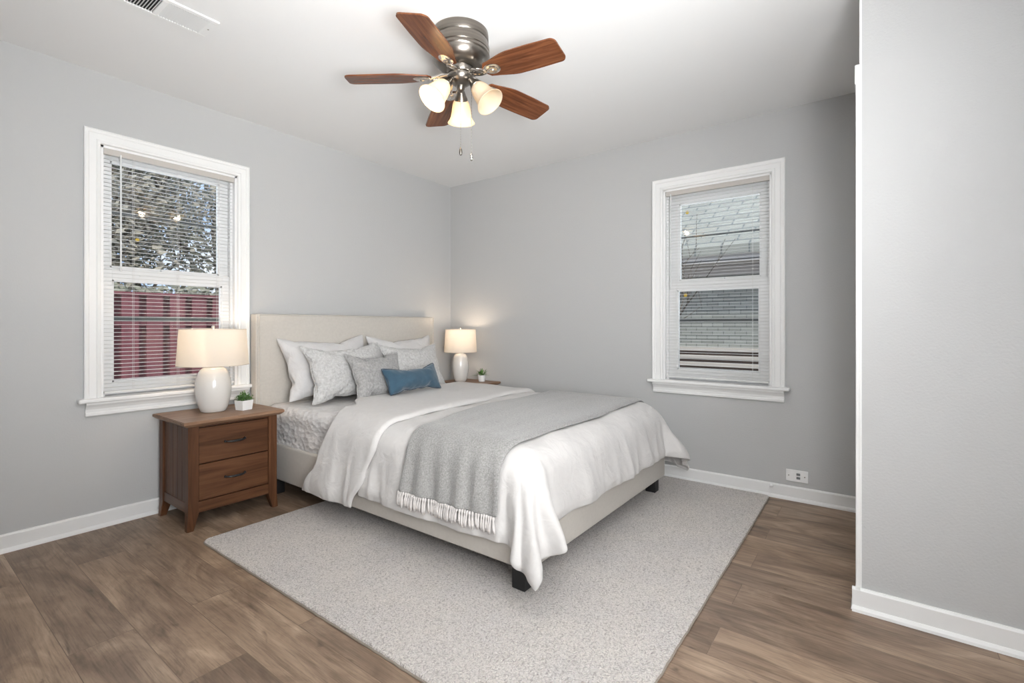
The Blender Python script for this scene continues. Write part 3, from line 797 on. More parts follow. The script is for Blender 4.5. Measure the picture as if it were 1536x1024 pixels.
# ================================================================== PILLOWS
# settled pillow surfaces, x y z of every vertex in half millimetres
PIL_STD = (28, 20, [
-702,-473,0,-650,-462,0,-599,-447,0,-549,-432,0,-498,-417,0,-449,-396,-2,-397,-403,0,-345,-391,0,-296,-373,-1,-243,-378,-2,-191,-372,-1,-139,-361,0,-97,-330,9,-47,-347,3,4,-336,-1,49,-309,-7,88,-345,-4,138,-362,-2,190,-371,-1,243,-372,-1,
294,-386,0,346,-395,0,398,-404,0,450,-413,0,498,-393,2,544,-418,3,591,-444,3,638,-467,3,686,-488,1,-686,-423,1,-656,-433,50,-604,-431,57,-552,-420,56,-504,-397,51,-451,-401,57,-399,-395,57,-348,-381,55,-295,-377,57,-245,-360,53,-193,-367,57,
-140,-361,57,-88,-357,60,-48,-322,53,5,-323,55,53,-302,49,87,-342,54,139,-352,54,190,-362,55,243,-370,55,295,-380,56,347,-389,57,399,-395,56,451,-407,59,503,-412,58,556,-397,51,599,-428,55,650,-444,53,675,-438,1,-668,-375,1,-646,-382,53,
-610,-392,90,-558,-392,100,-505,-388,104,-455,-368,98,-403,-373,104,-349,-371,107,-300,-352,102,-247,-353,105,-194,-353,107,-143,-339,105,-91,-345,110,-41,-329,105,-6,-290,93,42,-311,99,90,-333,105,143,-330,101,193,-347,105,245,-354,105,297,-362,105,350,-369,104,
403,-369,101,454,-382,104,506,-392,106,558,-396,103,611,-398,97,644,-392,55,661,-388,1,-651,-326,1,-636,-331,58,-609,-342,103,-563,-349,129,-511,-350,140,-459,-349,146,-406,-343,146,-354,-335,145,-301,-336,152,-249,-330,152,-197,-318,146,-146,-325,156,-93,-322,157,
-41,-314,155,7,-295,144,55,-273,132,92,-307,150,143,-319,153,196,-320,149,248,-330,150,301,-335,149,354,-339,147,406,-345,147,459,-349,145,511,-347,132,563,-353,132,593,-350,88,636,-341,59,647,-338,1,-634,-277,1,-604,-291,49,-578,-301,94,-565,-300,146,
-516,-304,164,-464,-305,174,-411,-304,180,-358,-301,184,-306,-299,188,-254,-289,184,-202,-291,190,-149,-291,195,-96,-288,197,-44,-278,192,8,-272,191,56,-248,178,96,-279,194,148,-289,196,201,-293,194,254,-296,190,306,-293,180,358,-302,183,411,-303,178,463,-305,173,
516,-307,166,554,-302,129,599,-300,103,609,-297,51,632,-288,1,-610,-230,0,-607,-241,61,-590,-253,110,-546,-252,139,-519,-256,184,-467,-256,192,-415,-257,203,-362,-255,209,-310,-254,215,-257,-255,223,-204,-251,224,-152,-245,220,-100,-249,231,-47,-247,234,3,-230,223,
56,-224,224,100,-251,238,153,-254,235,205,-247,217,257,-253,219,310,-255,216,362,-253,203,415,-257,201,467,-257,192,516,-255,173,560,-252,143,596,-248,105,616,-245,56,609,-241,-2,-567,-202,3,-571,-202,59,-586,-201,110,-558,-204,155,-518,-205,190,-469,-207,210,
-417,-205,213,-366,-207,229,-313,-206,234,-260,-206,242,-208,-206,249,-155,-204,252,-103,-200,248,-53,-206,265,-1,-207,270,52,-208,274,105,-208,266,156,-203,250,209,-206,249,261,-207,244,313,-206,232,366,-208,229,416,-205,208,468,-206,202,511,-202,170,560,-200,148,
593,-196,107,613,-193,58,620,-190,1,-567,-151,6,-591,-154,58,-583,-149,110,-558,-151,157,-515,-153,189,-471,-154,218,-419,-155,229,-367,-155,236,-315,-156,247,-262,-156,255,-210,-156,263,-158,-156,271,-105,-156,275,-52,-153,269,0,-157,283,53,-156,280,106,-157,280,
159,-157,274,211,-157,269,263,-156,257,315,-156,247,366,-155,231,421,-157,232,469,-154,209,515,-152,183,558,-148,151,587,-145,107,606,-142,58,610,-139,2,-582,-101,4,-597,-102,60,-567,-100,104,-554,-99,155,-515,-101,191,-462,-102,203,-420,-104,237,-367,-103,239,
-316,-104,257,-263,-104,262,-211,-104,272,-158,-104,274,-106,-105,288,-53,-105,294,0,-104,284,53,-105,288,106,-105,285,159,-105,280,211,-104,268,265,-106,270,316,-104,252,368,-104,244,420,-104,233,469,-102,214,515,-100,188,556,-97,155,583,-93,109,580,-96,56,
597,-89,3,-604,-54,-1,-594,-51,55,-574,-49,105,-547,-48,150,-511,-49,189,-469,-52,220,-421,-52,242,-368,-52,251,-316,-52,258,-264,-52,267,-211,-52,275,-159,-52,283,-106,-53,287,-52,-52,287,0,-53,292,53,-53,291,106,-53,288,159,-53,284,211,-52,272,
265,-53,272,317,-53,265,369,-53,254,421,-52,241,470,-51,220,517,-49,195,555,-45,158,566,-44,107,591,-45,60,578,-41,3,-607,-2,-1,-580,-1,48,-572,4,102,-537,3,143,-498,0,178,-471,-1,224,-420,0,240,-368,0,252,-316,0,260,-264,0,268,
-211,0,275,-158,-1,281,-106,0,287,-53,-1,290,1,-1,291,54,-1,292,107,-1,291,160,-1,287,212,-1,283,265,-2,277,317,-1,261,370,-1,257,421,0,245,471,1,225,515,4,195,543,5,151,577,7,111,592,7,59,600,6,3,-609,50,-1,
-595,49,54,-560,54,94,-530,55,139,-518,49,195,-466,50,213,-420,52,239,-368,52,252,-316,52,257,-262,51,258,-211,52,272,-158,52,279,-105,51,283,-52,51,287,1,51,291,54,51,287,107,51,291,160,51,288,212,51,282,265,51,273,317,51,268,
369,51,257,422,51,249,465,53,218,513,55,196,547,57,155,571,59,108,589,59,58,598,58,2,-603,101,-2,-602,100,57,-581,100,106,-555,99,153,-509,101,180,-468,102,213,-419,104,234,-368,104,246,-315,104,253,-263,104,260,-210,104,269,-157,103,271,
-104,103,277,-52,103,282,1,102,281,54,103,291,107,103,285,160,103,286,213,103,283,265,103,275,317,103,265,369,103,253,418,102,232,472,103,230,495,103,182,536,107,148,539,99,96,570,107,54,567,99,-3,-571,142,-2,-587,150,53,-555,145,94,
-548,150,147,-517,151,189,-469,154,213,-418,156,228,-367,156,239,-314,155,243,-261,155,250,-208,153,249,-156,155,262,-104,155,268,-51,154,272,2,155,277,55,150,264,107,154,280,160,155,281,213,155,282,263,154,263,315,154,256,367,155,245,418,154,233,
469,153,217,515,150,191,522,157,139,558,147,101,550,155,49,572,151,-5,-596,188,-1,-572,200,47,-575,193,101,-541,202,140,-519,203,189,-469,205,204,-417,206,216,-363,203,216,-312,205,229,-259,204,232,-207,205,244,-155,204,247,-102,204,252,-49,200,247,
3,203,257,56,204,261,108,203,262,160,197,251,210,205,269,263,206,263,315,207,255,363,204,228,415,204,218,468,205,208,512,200,178,556,196,149,564,199,96,590,189,51,578,203,-6,-621,233,-1,-607,237,55,-593,241,106,-563,248,149,-518,254,176,
-466,255,190,-414,256,200,-361,253,200,-309,254,211,-257,253,216,-204,251,220,-152,245,215,-100,250,228,-47,249,229,6,247,230,58,240,224,109,247,232,162,247,235,210,229,222,257,250,235,310,254,231,362,256,221,413,256,208,462,252,185,513,252,172,
556,247,142,593,242,103,607,239,50,616,238,-5,-639,282,0,-626,286,57,-603,292,105,-563,299,139,-516,304,162,-463,303,169,-410,297,167,-359,303,184,-306,299,185,-253,296,186,-201,287,181,-148,290,189,-96,288,192,-46,272,182,6,281,190,59,282,193,
111,283,196,164,281,196,215,270,190,267,260,185,303,296,201,355,300,195,408,303,186,459,303,174,510,302,158,558,299,135,597,294,100,621,289,53,632,287,-4,-654,331,0,-641,336,59,-608,344,100,-562,350,126,-510,345,129,-460,350,145,-407,346,148,
-354,342,150,-303,330,143,-251,333,150,-198,329,151,-145,326,152,-92,320,151,-40,312,149,10,298,141,60,312,150,113,316,155,165,310,153,216,298,146,267,283,138,296,323,157,347,333,155,400,341,151,452,346,145,504,349,136,555,350,124,602,345,97,
632,340,54,646,337,-2,-669,381,-1,-649,387,55,-610,395,90,-557,390,94,-504,390,102,-453,375,100,-404,357,97,-353,370,106,-300,367,107,-248,360,106,-196,355,105,-143,350,105,-90,344,105,-39,333,101,14,333,103,66,322,99,116,339,109,163,317,101,
206,286,95,248,317,103,290,348,111,343,349,106,392,368,108,444,379,105,496,388,102,548,393,95,601,397,89,641,391,53,660,387,-1,-684,431,-1,-655,439,50,-603,433,55,-550,423,54,-501,403,51,-455,377,48,-404,387,55,-351,392,59,-299,386,58,
-246,379,57,-194,369,55,-141,370,58,-90,355,53,-37,361,57,16,355,56,67,343,52,120,355,59,152,312,50,205,315,51,258,317,52,284,362,62,338,367,57,386,389,60,437,403,60,488,415,58,540,424,54,592,435,53,645,443,54,674,437,0,
-698,481,-2,-647,466,-2,-596,451,-2,-546,433,-2,-507,398,-4,-455,399,-3,-402,401,-1,-349,395,-1,-299,380,1,-246,384,0,-194,379,-1,-143,365,-1,-90,365,0,-37,363,-1,16,361,-1,68,356,-2,121,350,-3,168,327,-1,208,292,1,240,334,2,
284,364,2,336,372,2,384,392,2,435,409,2,485,425,2,535,441,2,586,456,2,636,472,1,687,488,1,-656,-432,-51,-604,-433,-57,-552,-422,-57,-500,-411,-56,-448,-404,-58,-399,-383,-53,-347,-389,-60,-296,-372,-57,-243,-368,-57,-190,-366,-61,-143,-341,-51,
-97,-316,-44,-53,-345,-55,0,-341,-58,46,-315,-62,89,-348,-64,138,-369,-63,191,-373,-61,243,-376,-59,296,-382,-58,349,-379,-54,400,-389,-55,450,-407,-60,503,-402,-53,556,-399,-47,594,-435,-51,646,-444,-47,-654,-380,-55,-604,-383,-72,-558,-392,-98,-505,-386,-101,
-453,-382,-105,-403,-363,-101,-351,-367,-107,-298,-362,-108,-245,-354,-107,-197,-333,-101,-144,-325,-102,-98,-300,-94,-57,-332,-105,-5,-341,-110,48,-333,-110,101,-326,-111,146,-353,-113,195,-340,-101,247,-352,-105,298,-362,-106,351,-364,-104,404,-365,-101,455,-381,-105,506,-372,-95,
552,-397,-100,604,-399,-88,644,-392,-54,-633,-332,-51,-610,-339,-99,-563,-346,-123,-511,-347,-135,-458,-340,-136,-407,-344,-149,-354,-339,-150,-302,-330,-149,-249,-331,-155,-197,-320,-153,-157,-289,-137,-107,-301,-146,-56,-314,-154,-3,-308,-152,46,-325,-162,99,-330,-163,151,-328,-159,
203,-324,-150,254,-312,-137,302,-332,-149,354,-342,-152,407,-345,-150,459,-341,-139,511,-356,-147,559,-352,-124,607,-349,-101,638,-341,-59,-631,-279,-60,-601,-288,-102,-565,-296,-140,-513,-298,-152,-464,-302,-172,-412,-303,-183,-359,-301,-187,-306,-298,-190,-254,-288,-187,-202,-290,-197,
-152,-276,-188,-102,-261,-180,-57,-284,-197,-5,-288,-200,48,-293,-204,101,-293,-201,152,-283,-186,205,-291,-191,257,-281,-180,306,-298,-189,359,-298,-181,411,-304,-182,464,-306,-177,512,-303,-156,562,-302,-139,601,-297,-103,614,-293,-52,-592,-245,-51,-589,-237,-104,-563,-245,-149,
-518,-252,-177,-467,-254,-190,-415,-254,-201,-361,-249,-199,-312,-254,-218,-259,-254,-227,-207,-253,-233,-159,-234,-219,-107,-247,-232,-54,-250,-236,-2,-243,-226,50,-252,-234,103,-251,-231,155,-251,-228,206,-245,-216,258,-254,-224,310,-254,-216,363,-255,-211,415,-256,-203,464,-254,-182,
516,-253,-171,562,-249,-144,599,-244,-107,624,-241,-61,-580,-194,-54,-549,-204,-96,-555,-194,-148,-508,-201,-170,-470,-204,-207,-418,-205,-218,-367,-206,-230,-314,-205,-238,-263,-207,-249,-210,-204,-248,-159,-206,-263,-104,-206,-264,-53,-200,-253,-1,-206,-265,51,-202,-251,104,-205,-254,
157,-207,-257,210,-206,-250,260,-202,-235,314,-206,-237,366,-206,-229,417,-205,-213,469,-205,-204,513,-201,-172,560,-197,-149,590,-193,-105,608,-192,-55,-559,-147,-51,-564,-155,-103,-528,-150,-142,-516,-155,-193,-464,-152,-204,-420,-156,-234,-367,-154,-237,-316,-155,-252,-262,-154,-252,
-212,-155,-268,-159,-156,-275,-106,-156,-278,-53,-155,-278,-1,-153,-267,52,-156,-279,105,-156,-272,158,-154,-262,211,-156,-264,263,-156,-258,316,-156,-250,367,-155,-236,419,-155,-226,469,-153,-210,518,-151,-189,550,-146,-147,562,-150,-96,594,-141,-55,-597,-108,-59,-579,-105,-109,
-551,-104,-155,-517,-103,-195,-471,-104,-222,-420,-104,-237,-371,-105,-256,-316,-102,-248,-265,-104,-269,-212,-103,-270,-159,-104,-276,-106,-104,-283,-53,-104,-286,-1,-104,-285,53,-104,-283,106,-104,-281,159,-104,-278,211,-104,-272,264,-104,-264,315,-103,-249,368,-103,-245,418,-102,-226,
471,-102,-219,514,-99,-189,534,-98,-140,569,-99,-100,571,-95,-47,-592,-54,-56,-568,-53,-104,-551,-52,-154,-515,-51,-192,-470,-52,-221,-421,-52,-242,-369,-52,-251,-318,-52,-264,-265,-52,-273,-212,-52,-279,-160,-52,-290,-106,-52,-287,-53,-52,-288,0,-52,-288,53,-53,-290,
106,-52,-286,159,-52,-281,211,-52,-273,264,-52,-269,317,-52,-262,369,-52,-250,421,-51,-240,470,-50,-220,505,-48,-180,548,-49,-150,575,-48,-104,591,-47,-54,-598,-2,-58,-579,-1,-108,-552,0,-154,-509,0,-184,-469,0,-219,-421,0,-242,-370,0,-254,-318,0,-264,
-265,0,-272,-212,0,-279,-160,0,-283,-107,0,-291,-53,0,-291,0,0,-293,53,0,-286,106,0,-288,160,0,-287,212,0,-283,264,0,-272,317,0,-264,368,0,-250,421,1,-243,466,2,-214,515,3,-192,548,3,-150,564,4,-99,594,5,-55,-579,46,-50,
-566,49,-101,-531,45,-140,-514,51,-190,-465,52,-213,-421,52,-242,-368,51,-244,-317,52,-263,-265,52,-269,-212,52,-276,-160,52,-283,-107,52,-289,-53,52,-289,0,52,-290,53,52,-295,106,51,-285,159,52,-285,212,52,-279,264,52,-271,318,52,-268,369,53,-254,
418,53,-232,470,53,-221,505,54,-182,548,55,-151,573,55,-104,586,57,-52,-595,94,-61,-554,99,-95,-543,95,-146,-502,102,-179,-471,103,-222,-421,104,-238,-369,104,-249,-316,104,-255,-264,104,-264,-212,104,-271,-159,104,-275,-106,104,-279,-53,104,-282,0,104,-285,
53,104,-282,106,104,-288,159,104,-286,212,104,-280,264,104,-269,316,104,-259,367,105,-247,420,105,-239,469,105,-219,515,104,-192,540,107,-145,578,107,-108,589,109,-56,-597,146,-56,-582,142,-106,-556,145,-153,-518,150,-190,-467,152,-204,-419,155,-228,-367,156,-239,
-315,155,-246,-263,156,-257,-210,153,-254,-158,156,-267,-105,154,-265,-53,156,-277,0,155,-277,53,156,-280,106,155,-280,158,153,-269,211,156,-275,263,156,-265,314,156,-253,366,157,-243,416,156,-226,469,157,-218,507,155,-178,559,154,-158,578,159,-109,559,151,-60,
-582,196,-56,-591,193,-108,-562,197,-152,-513,200,-172,-468,204,-200,-418,206,-218,-365,204,-221,-314,207,-238,-261,206,-241,-208,205,-243,-156,201,-240,-104,204,-250,-51,203,-252,1,205,-263,54,206,-266,106,204,-261,160,206,-268,207,198,-245,259,205,-249,311,207,-242,
364,208,-234,416,208,-223,466,208,-207,515,207,-187,562,206,-161,560,209,-107,586,195,-62,-616,236,-59,-601,244,-110,-563,249,-147,-512,251,-162,-467,255,-191,-415,255,-199,-363,257,-213,-311,247,-203,-259,251,-214,-206,250,-218,-153,245,-213,-102,250,-227,-49,250,-232,
3,243,-227,54,253,-243,107,255,-248,159,252,-243,212,250,-238,258,241,-212,308,256,-224,358,252,-204,411,257,-204,464,260,-197,513,258,-178,551,253,-141,597,248,-114,611,241,-63,-633,285,-60,-591,293,-94,-563,300,-138,-516,304,-163,-463,302,-167,-411,304,-180,
-359,300,-183,-308,288,-171,-256,292,-182,-203,286,-178,-152,292,-191,-99,292,-196,-47,291,-199,6,288,-200,58,288,-204,111,282,-204,154,254,-191,197,284,-201,249,291,-197,301,299,-195,354,301,-187,407,304,-181,457,299,-163,510,307,-162,559,305,-142,591,298,-100,
624,291,-60,-633,337,-53,-605,343,-98,-564,351,-131,-512,348,-136,-460,350,-147,-407,349,-155,-355,341,-151,-302,335,-148,-252,322,-140,-200,329,-150,-147,327,-153,-95,320,-153,-43,307,-149,9,319,-159,61,308,-156,114,307,-159,151,273,-143,192,306,-153,242,323,-157,
295,331,-154,348,338,-151,399,334,-138,450,346,-141,503,352,-136,554,354,-125,601,349,-100,632,343,-57,-651,386,-58,-612,395,-92,-559,393,-100,-507,392,-108,-454,385,-109,-402,378,-111,-355,355,-100,-302,366,-106,-249,363,-107,-196,361,-108,-144,352,-107,-92,344,-107,
-40,332,-103,11,340,-110,64,336,-112,117,331,-113,165,311,-110,216,291,-109,237,340,-107,290,342,-103,340,361,-105,391,371,-103,444,380,-101,496,382,-95,547,399,-98,599,400,-89,640,394,-56,-656,438,-51,-603,430,-55,-552,420,-56,-500,411,-60,-453,386,-57,
-401,402,-64,-349,390,-60,-299,371,-53,-247,383,-59,-195,375,-58,-143,364,-57,-90,366,-59,-38,353,-56,15,359,-61,67,354,-63,119,341,-62,170,327,-61,210,293,-57,236,339,-55,286,358,-54,334,380,-57,388,380,-51,437,403,-55,488,415,-55,540,425,-52,
592,437,-52,644,446,-50,
])
PIL_SQ = (26, 22, [
-533,-471,-2,-490,-458,-2,-447,-445,-1,-405,-431,-1,-365,-411,-2,-327,-389,-3,-282,-388,-5,-248,-359,-5,-214,-330,-5,-176,-353,-5,-134,-367,-1,-89,-370,0,-45,-370,1,-1,-359,0,42,-369,1,87,-371,0,131,-367,0,174,-354,2,217,-363,-2,253,-339,-8,
282,-372,-3,321,-395,-2,360,-416,0,402,-431,1,444,-446,1,486,-462,1,529,-474,2,-522,-427,-1,-498,-434,43,-455,-419,41,-411,-417,48,-369,-400,45,-322,-400,50,-282,-380,48,-265,-339,39,-222,-350,44,-178,-357,47,-134,-355,47,-91,-367,53,-46,-362,51,
-1,-362,51,43,-358,49,87,-367,52,131,-362,51,175,-370,52,209,-341,42,253,-349,43,297,-353,41,322,-390,51,364,-403,50,407,-418,51,449,-431,51,493,-433,40,521,-429,1,-510,-383,-1,-493,-389,48,-462,-395,80,-417,-383,77,-374,-384,87,-331,-370,86,
-286,-368,92,-268,-328,83,-224,-336,87,-179,-341,90,-135,-344,92,-91,-348,94,-46,-348,94,-1,-350,95,43,-341,92,87,-349,95,132,-352,95,176,-356,96,217,-337,87,257,-320,78,292,-347,85,328,-374,93,370,-387,93,415,-393,88,452,-387,61,497,-388,53,
511,-385,2,-489,-343,0,-489,-344,53,-450,-349,76,-425,-355,113,-381,-354,122,-336,-350,127,-295,-333,120,-251,-337,125,-221,-303,118,-179,-316,128,-135,-318,129,-91,-326,134,-46,-327,134,-1,-328,135,43,-329,135,88,-329,135,133,-324,131,176,-330,136,213,-308,122,
258,-323,124,303,-323,123,335,-352,133,378,-351,119,418,-348,99,461,-348,86,487,-344,50,502,-340,2,-486,-298,1,-478,-299,49,-456,-306,87,-427,-310,122,-385,-312,140,-342,-312,151,-298,-311,160,-256,-299,152,-213,-302,163,-175,-280,155,-135,-294,168,-90,-298,170,
-45,-298,170,-1,-295,167,43,-300,171,87,-293,164,131,-301,172,174,-292,160,217,-301,168,260,-292,158,299,-311,167,341,-311,152,383,-310,136,425,-308,120,452,-304,85,478,-299,49,491,-296,2,-478,-253,2,-463,-256,47,-454,-260,91,-420,-264,120,-388,-268,151,
-346,-269,166,-305,-271,184,-259,-268,186,-215,-261,183,-173,-268,200,-130,-254,189,-89,-266,202,-45,-259,193,0,-263,199,44,-257,189,87,-265,200,132,-264,199,175,-258,190,218,-270,202,262,-271,199,304,-269,182,344,-267,164,387,-267,151,421,-263,122,455,-259,93,
475,-254,54,481,-252,2,-470,-208,3,-462,-211,52,-452,-215,95,-424,-220,129,-385,-222,151,-349,-225,177,-306,-225,188,-263,-226,203,-220,-226,213,-175,-222,210,-132,-225,225,-89,-222,215,-45,-226,226,-1,-221,216,43,-224,222,88,-221,215,131,-225,223,176,-226,223,
219,-225,211,264,-226,206,303,-223,185,348,-224,178,384,-221,151,427,-219,134,452,-213,97,466,-209,55,470,-208,2,-448,-169,3,-431,-178,47,-439,-171,91,-423,-175,133,-389,-178,162,-350,-180,183,-308,-180,198,-265,-181,210,-221,-181,221,-178,-181,230,-133,-181,236,
-89,-178,229,-45,-180,236,-1,-180,235,44,-178,226,88,-181,237,132,-181,232,177,-181,231,221,-181,225,265,-181,214,308,-180,201,345,-178,177,389,-179,168,417,-174,133,422,-180,89,448,-167,54,456,-165,2,-426,-129,3,-445,-134,50,-419,-130,88,-419,-129,133,
-381,-133,156,-352,-135,191,-309,-136,206,-264,-135,211,-222,-136,225,-178,-136,234,-134,-136,239,-90,-136,249,-45,-136,247,-1,-135,243,44,-136,246,88,-134,233,133,-136,240,178,-136,236,221,-136,225,264,-135,213,309,-135,208,352,-135,195,388,-134,169,399,-133,125,
428,-134,90,416,-134,45,434,-125,2,-439,-85,2,-453,-89,52,-436,-88,93,-416,-84,133,-376,-88,154,-351,-89,192,-310,-90,210,-264,-90,211,-221,-90,220,-178,-90,236,-135,-91,247,-90,-90,247,-45,-90,250,0,-90,250,44,-91,251,89,-91,248,133,-91,244,
177,-90,233,222,-91,233,266,-91,226,306,-90,203,353,-90,199,387,-88,170,414,-91,134,416,-88,89,436,-92,48,413,-85,1,-458,-44,0,-454,-43,52,-439,-43,94,-403,-41,121,-386,-44,163,-346,-44,184,-310,-45,210,-269,-46,232,-224,-46,239,-180,-45,243,
-135,-45,245,-90,-45,253,-45,-44,245,0,-45,254,44,-45,251,89,-45,250,133,-45,241,178,-45,241,222,-45,233,266,-45,227,310,-46,217,342,-46,185,379,-44,160,403,-47,123,436,-47,93,447,-48,49,440,-48,-3,-456,1,0,-450,2,50,-442,3,94,
-416,2,130,-383,2,161,-349,1,190,-311,1,213,-268,0,231,-224,0,239,-179,1,246,-135,0,249,-90,0,252,-45,1,254,0,1,257,44,1,250,89,1,249,134,1,245,178,1,239,222,1,234,265,0,221,309,0,214,345,-1,188,371,0,151,
409,-2,128,434,-2,91,450,-3,49,456,-6,-3,-448,46,-2,-448,47,48,-439,48,92,-415,47,130,-387,47,166,-345,46,183,-305,45,204,-268,46,230,-225,46,240,-178,45,235,-135,46,248,-90,46,252,-45,46,256,-1,46,252,44,46,251,89,47,248,
134,46,244,179,47,248,222,46,231,267,47,227,307,45,207,349,45,191,384,41,164,396,42,120,416,40,81,445,42,46,459,40,-4,-460,90,-3,-456,93,51,-436,93,91,-414,93,130,-377,92,156,-350,90,192,-311,90,213,-267,91,226,-224,91,236,
-179,91,241,-135,92,252,-90,92,250,-46,92,250,-1,92,250,44,92,248,89,92,245,133,92,237,177,92,232,221,91,223,266,92,220,310,91,211,344,89,179,387,87,162,413,84,127,420,85,82,433,86,39,447,83,-10,-454,135,-2,-432,131,41,
-426,137,86,-398,134,121,-384,136,163,-350,136,193,-310,136,212,-265,136,216,-223,136,232,-180,137,243,-135,137,244,-91,137,248,-46,137,249,-1,137,246,44,137,244,88,137,240,133,139,242,177,137,229,220,137,219,263,136,206,309,136,204,350,134,184,
386,132,158,416,129,125,441,127,88,458,123,46,467,124,-6,-449,180,-1,-445,174,48,-412,180,78,-408,179,123,-376,181,155,-352,181,194,-309,182,207,-266,182,219,-222,181,225,-180,182,240,-135,183,243,-91,181,237,-46,182,240,-2,182,237,43,182,236,
87,182,231,132,183,232,175,181,217,221,183,217,262,180,197,305,179,185,350,180,181,382,177,150,417,175,122,428,171,78,457,169,44,463,170,-6,-434,223,3,-453,219,50,-436,216,91,-406,225,123,-390,223,165,-347,224,177,-307,227,197,-263,226,206,
-221,227,220,-178,217,210,-136,224,225,-91,225,226,-46,226,227,-3,223,217,42,225,220,86,226,221,131,227,221,176,227,217,220,228,211,263,226,197,305,225,182,348,224,170,390,222,155,413,220,116,448,212,89,465,214,48,450,213,-2,-467,254,7,
-450,265,51,-454,258,96,-426,264,132,-388,268,154,-347,270,172,-304,270,186,-260,270,194,-222,251,180,-179,258,192,-136,264,203,-93,256,190,-48,264,201,-4,265,201,41,266,200,86,266,198,130,263,193,174,259,185,216,270,192,261,271,189,303,268,170,
347,268,161,389,266,145,428,262,124,456,258,90,456,259,45,474,252,0,-483,296,6,-481,298,55,-458,304,93,-425,309,123,-383,310,139,-344,316,164,-298,306,158,-254,305,165,-212,290,158,-171,277,151,-139,299,174,-94,299,174,-49,302,175,-4,301,173,
40,295,165,85,299,167,126,286,154,167,303,167,213,302,160,257,309,162,302,313,159,343,310,142,386,310,132,425,306,111,465,302,91,479,299,48,488,295,0,-495,340,4,-489,343,54,-462,349,90,-417,348,100,-381,354,126,-337,346,127,-293,342,131,
-255,320,122,-217,298,113,-180,317,132,-138,329,139,-94,322,134,-50,329,139,-6,330,138,39,331,137,83,329,133,124,316,119,165,331,131,209,337,132,253,343,132,297,339,123,340,354,127,382,351,113,428,354,108,463,346,78,499,340,52,503,338,0,
-507,384,3,-497,388,52,-456,390,69,-417,394,91,-375,377,87,-331,377,94,-293,354,86,-264,322,77,-226,339,93,-182,346,97,-138,352,100,-94,349,98,-49,346,97,-6,334,92,36,348,95,80,355,96,124,355,95,168,350,89,210,335,86,245,363,92,
290,370,90,334,375,86,377,387,86,421,393,84,457,386,57,500,385,44,517,381,-1,-520,427,2,-495,433,46,-450,431,51,-414,405,47,-370,401,49,-325,397,53,-301,360,42,-259,362,56,-215,354,52,-177,332,53,-140,357,55,-95,356,53,-50,358,53,
-8,345,48,34,363,51,79,364,51,124,363,50,161,338,46,198,365,51,240,379,50,284,388,48,328,397,46,372,403,43,413,420,49,456,432,48,500,430,37,529,425,-1,-530,472,2,-487,457,1,-446,441,2,-405,424,2,-370,397,-1,-326,406,0,
-286,388,3,-245,369,6,-224,330,6,-182,344,5,-139,356,2,-95,354,3,-51,360,2,-6,363,2,37,353,-1,79,369,1,123,369,0,167,360,2,209,345,1,241,376,-3,282,393,-3,325,407,-3,367,420,-2,410,433,-2,452,446,-2,495,460,-1,
538,469,0,-498,-432,-43,-456,-416,-41,-413,-419,-52,-370,-408,-54,-327,-396,-55,-284,-383,-56,-259,-346,-54,-214,-352,-55,-169,-342,-52,-131,-366,-52,-87,-360,-48,-44,-350,-44,-2,-366,-51,42,-364,-50,87,-362,-49,126,-341,-43,168,-355,-49,211,-365,-55,252,-347,-58,
281,-380,-55,324,-393,-54,366,-409,-55,410,-409,-45,451,-428,-49,495,-435,-43,-497,-387,-50,-464,-392,-79,-420,-381,-77,-377,-385,-92,-333,-377,-96,-293,-357,-92,-249,-357,-97,-214,-329,-95,-175,-352,-96,-131,-348,-94,-86,-345,-92,-44,-333,-87,-2,-349,-94,43,-351,-94,
87,-350,-93,124,-326,-86,166,-342,-93,207,-357,-99,251,-366,-100,295,-371,-98,336,-359,-83,375,-379,-89,419,-388,-85,463,-392,-76,492,-388,-42,-492,-341,-51,-462,-346,-84,-428,-351,-114,-384,-344,-113,-343,-348,-131,-299,-347,-136,-254,-347,-141,-210,-341,-139,-166,-335,-138,
-133,-311,-120,-89,-318,-129,-45,-324,-132,-1,-328,-135,43,-319,-127,88,-320,-127,133,-327,-131,173,-309,-123,213,-328,-134,255,-341,-138,299,-344,-134,342,-336,-122,385,-352,-125,427,-351,-110,457,-347,-76,497,-342,-52,-480,-297,-48,-457,-301,-86,-425,-306,-117,-388,-309,-141,
-343,-302,-139,-302,-310,-161,-258,-309,-166,-214,-308,-170,-169,-306,-173,-127,-295,-163,-86,-278,-150,-43,-287,-159,-1,-300,-170,43,-299,-168,88,-299,-168,133,-301,-169,178,-302,-169,221,-292,-161,260,-311,-172,304,-311,-166,349,-313,-161,390,-310,-143,420,-305,-107,459,-302,-85,
476,-300,-43,-464,-255,-42,-450,-256,-87,-425,-261,-124,-385,-264,-144,-349,-268,-171,-305,-269,-180,-261,-269,-188,-216,-264,-184,-173,-268,-198,-128,-266,-198,-87,-251,-187,-45,-262,-197,-1,-264,-199,44,-265,-199,89,-265,-198,133,-262,-192,176,-270,-201,221,-271,-202,263,-267,-187,
308,-270,-185,350,-268,-169,386,-265,-142,425,-262,-121,442,-260,-80,472,-254,-48,-464,-208,-48,-440,-212,-85,-413,-216,-120,-389,-221,-158,-349,-223,-178,-307,-225,-193,-263,-225,-200,-219,-226,-209,-175,-226,-215,-131,-226,-221,-86,-226,-225,-42,-226,-224,1,-219,-208,45,-221,-213,
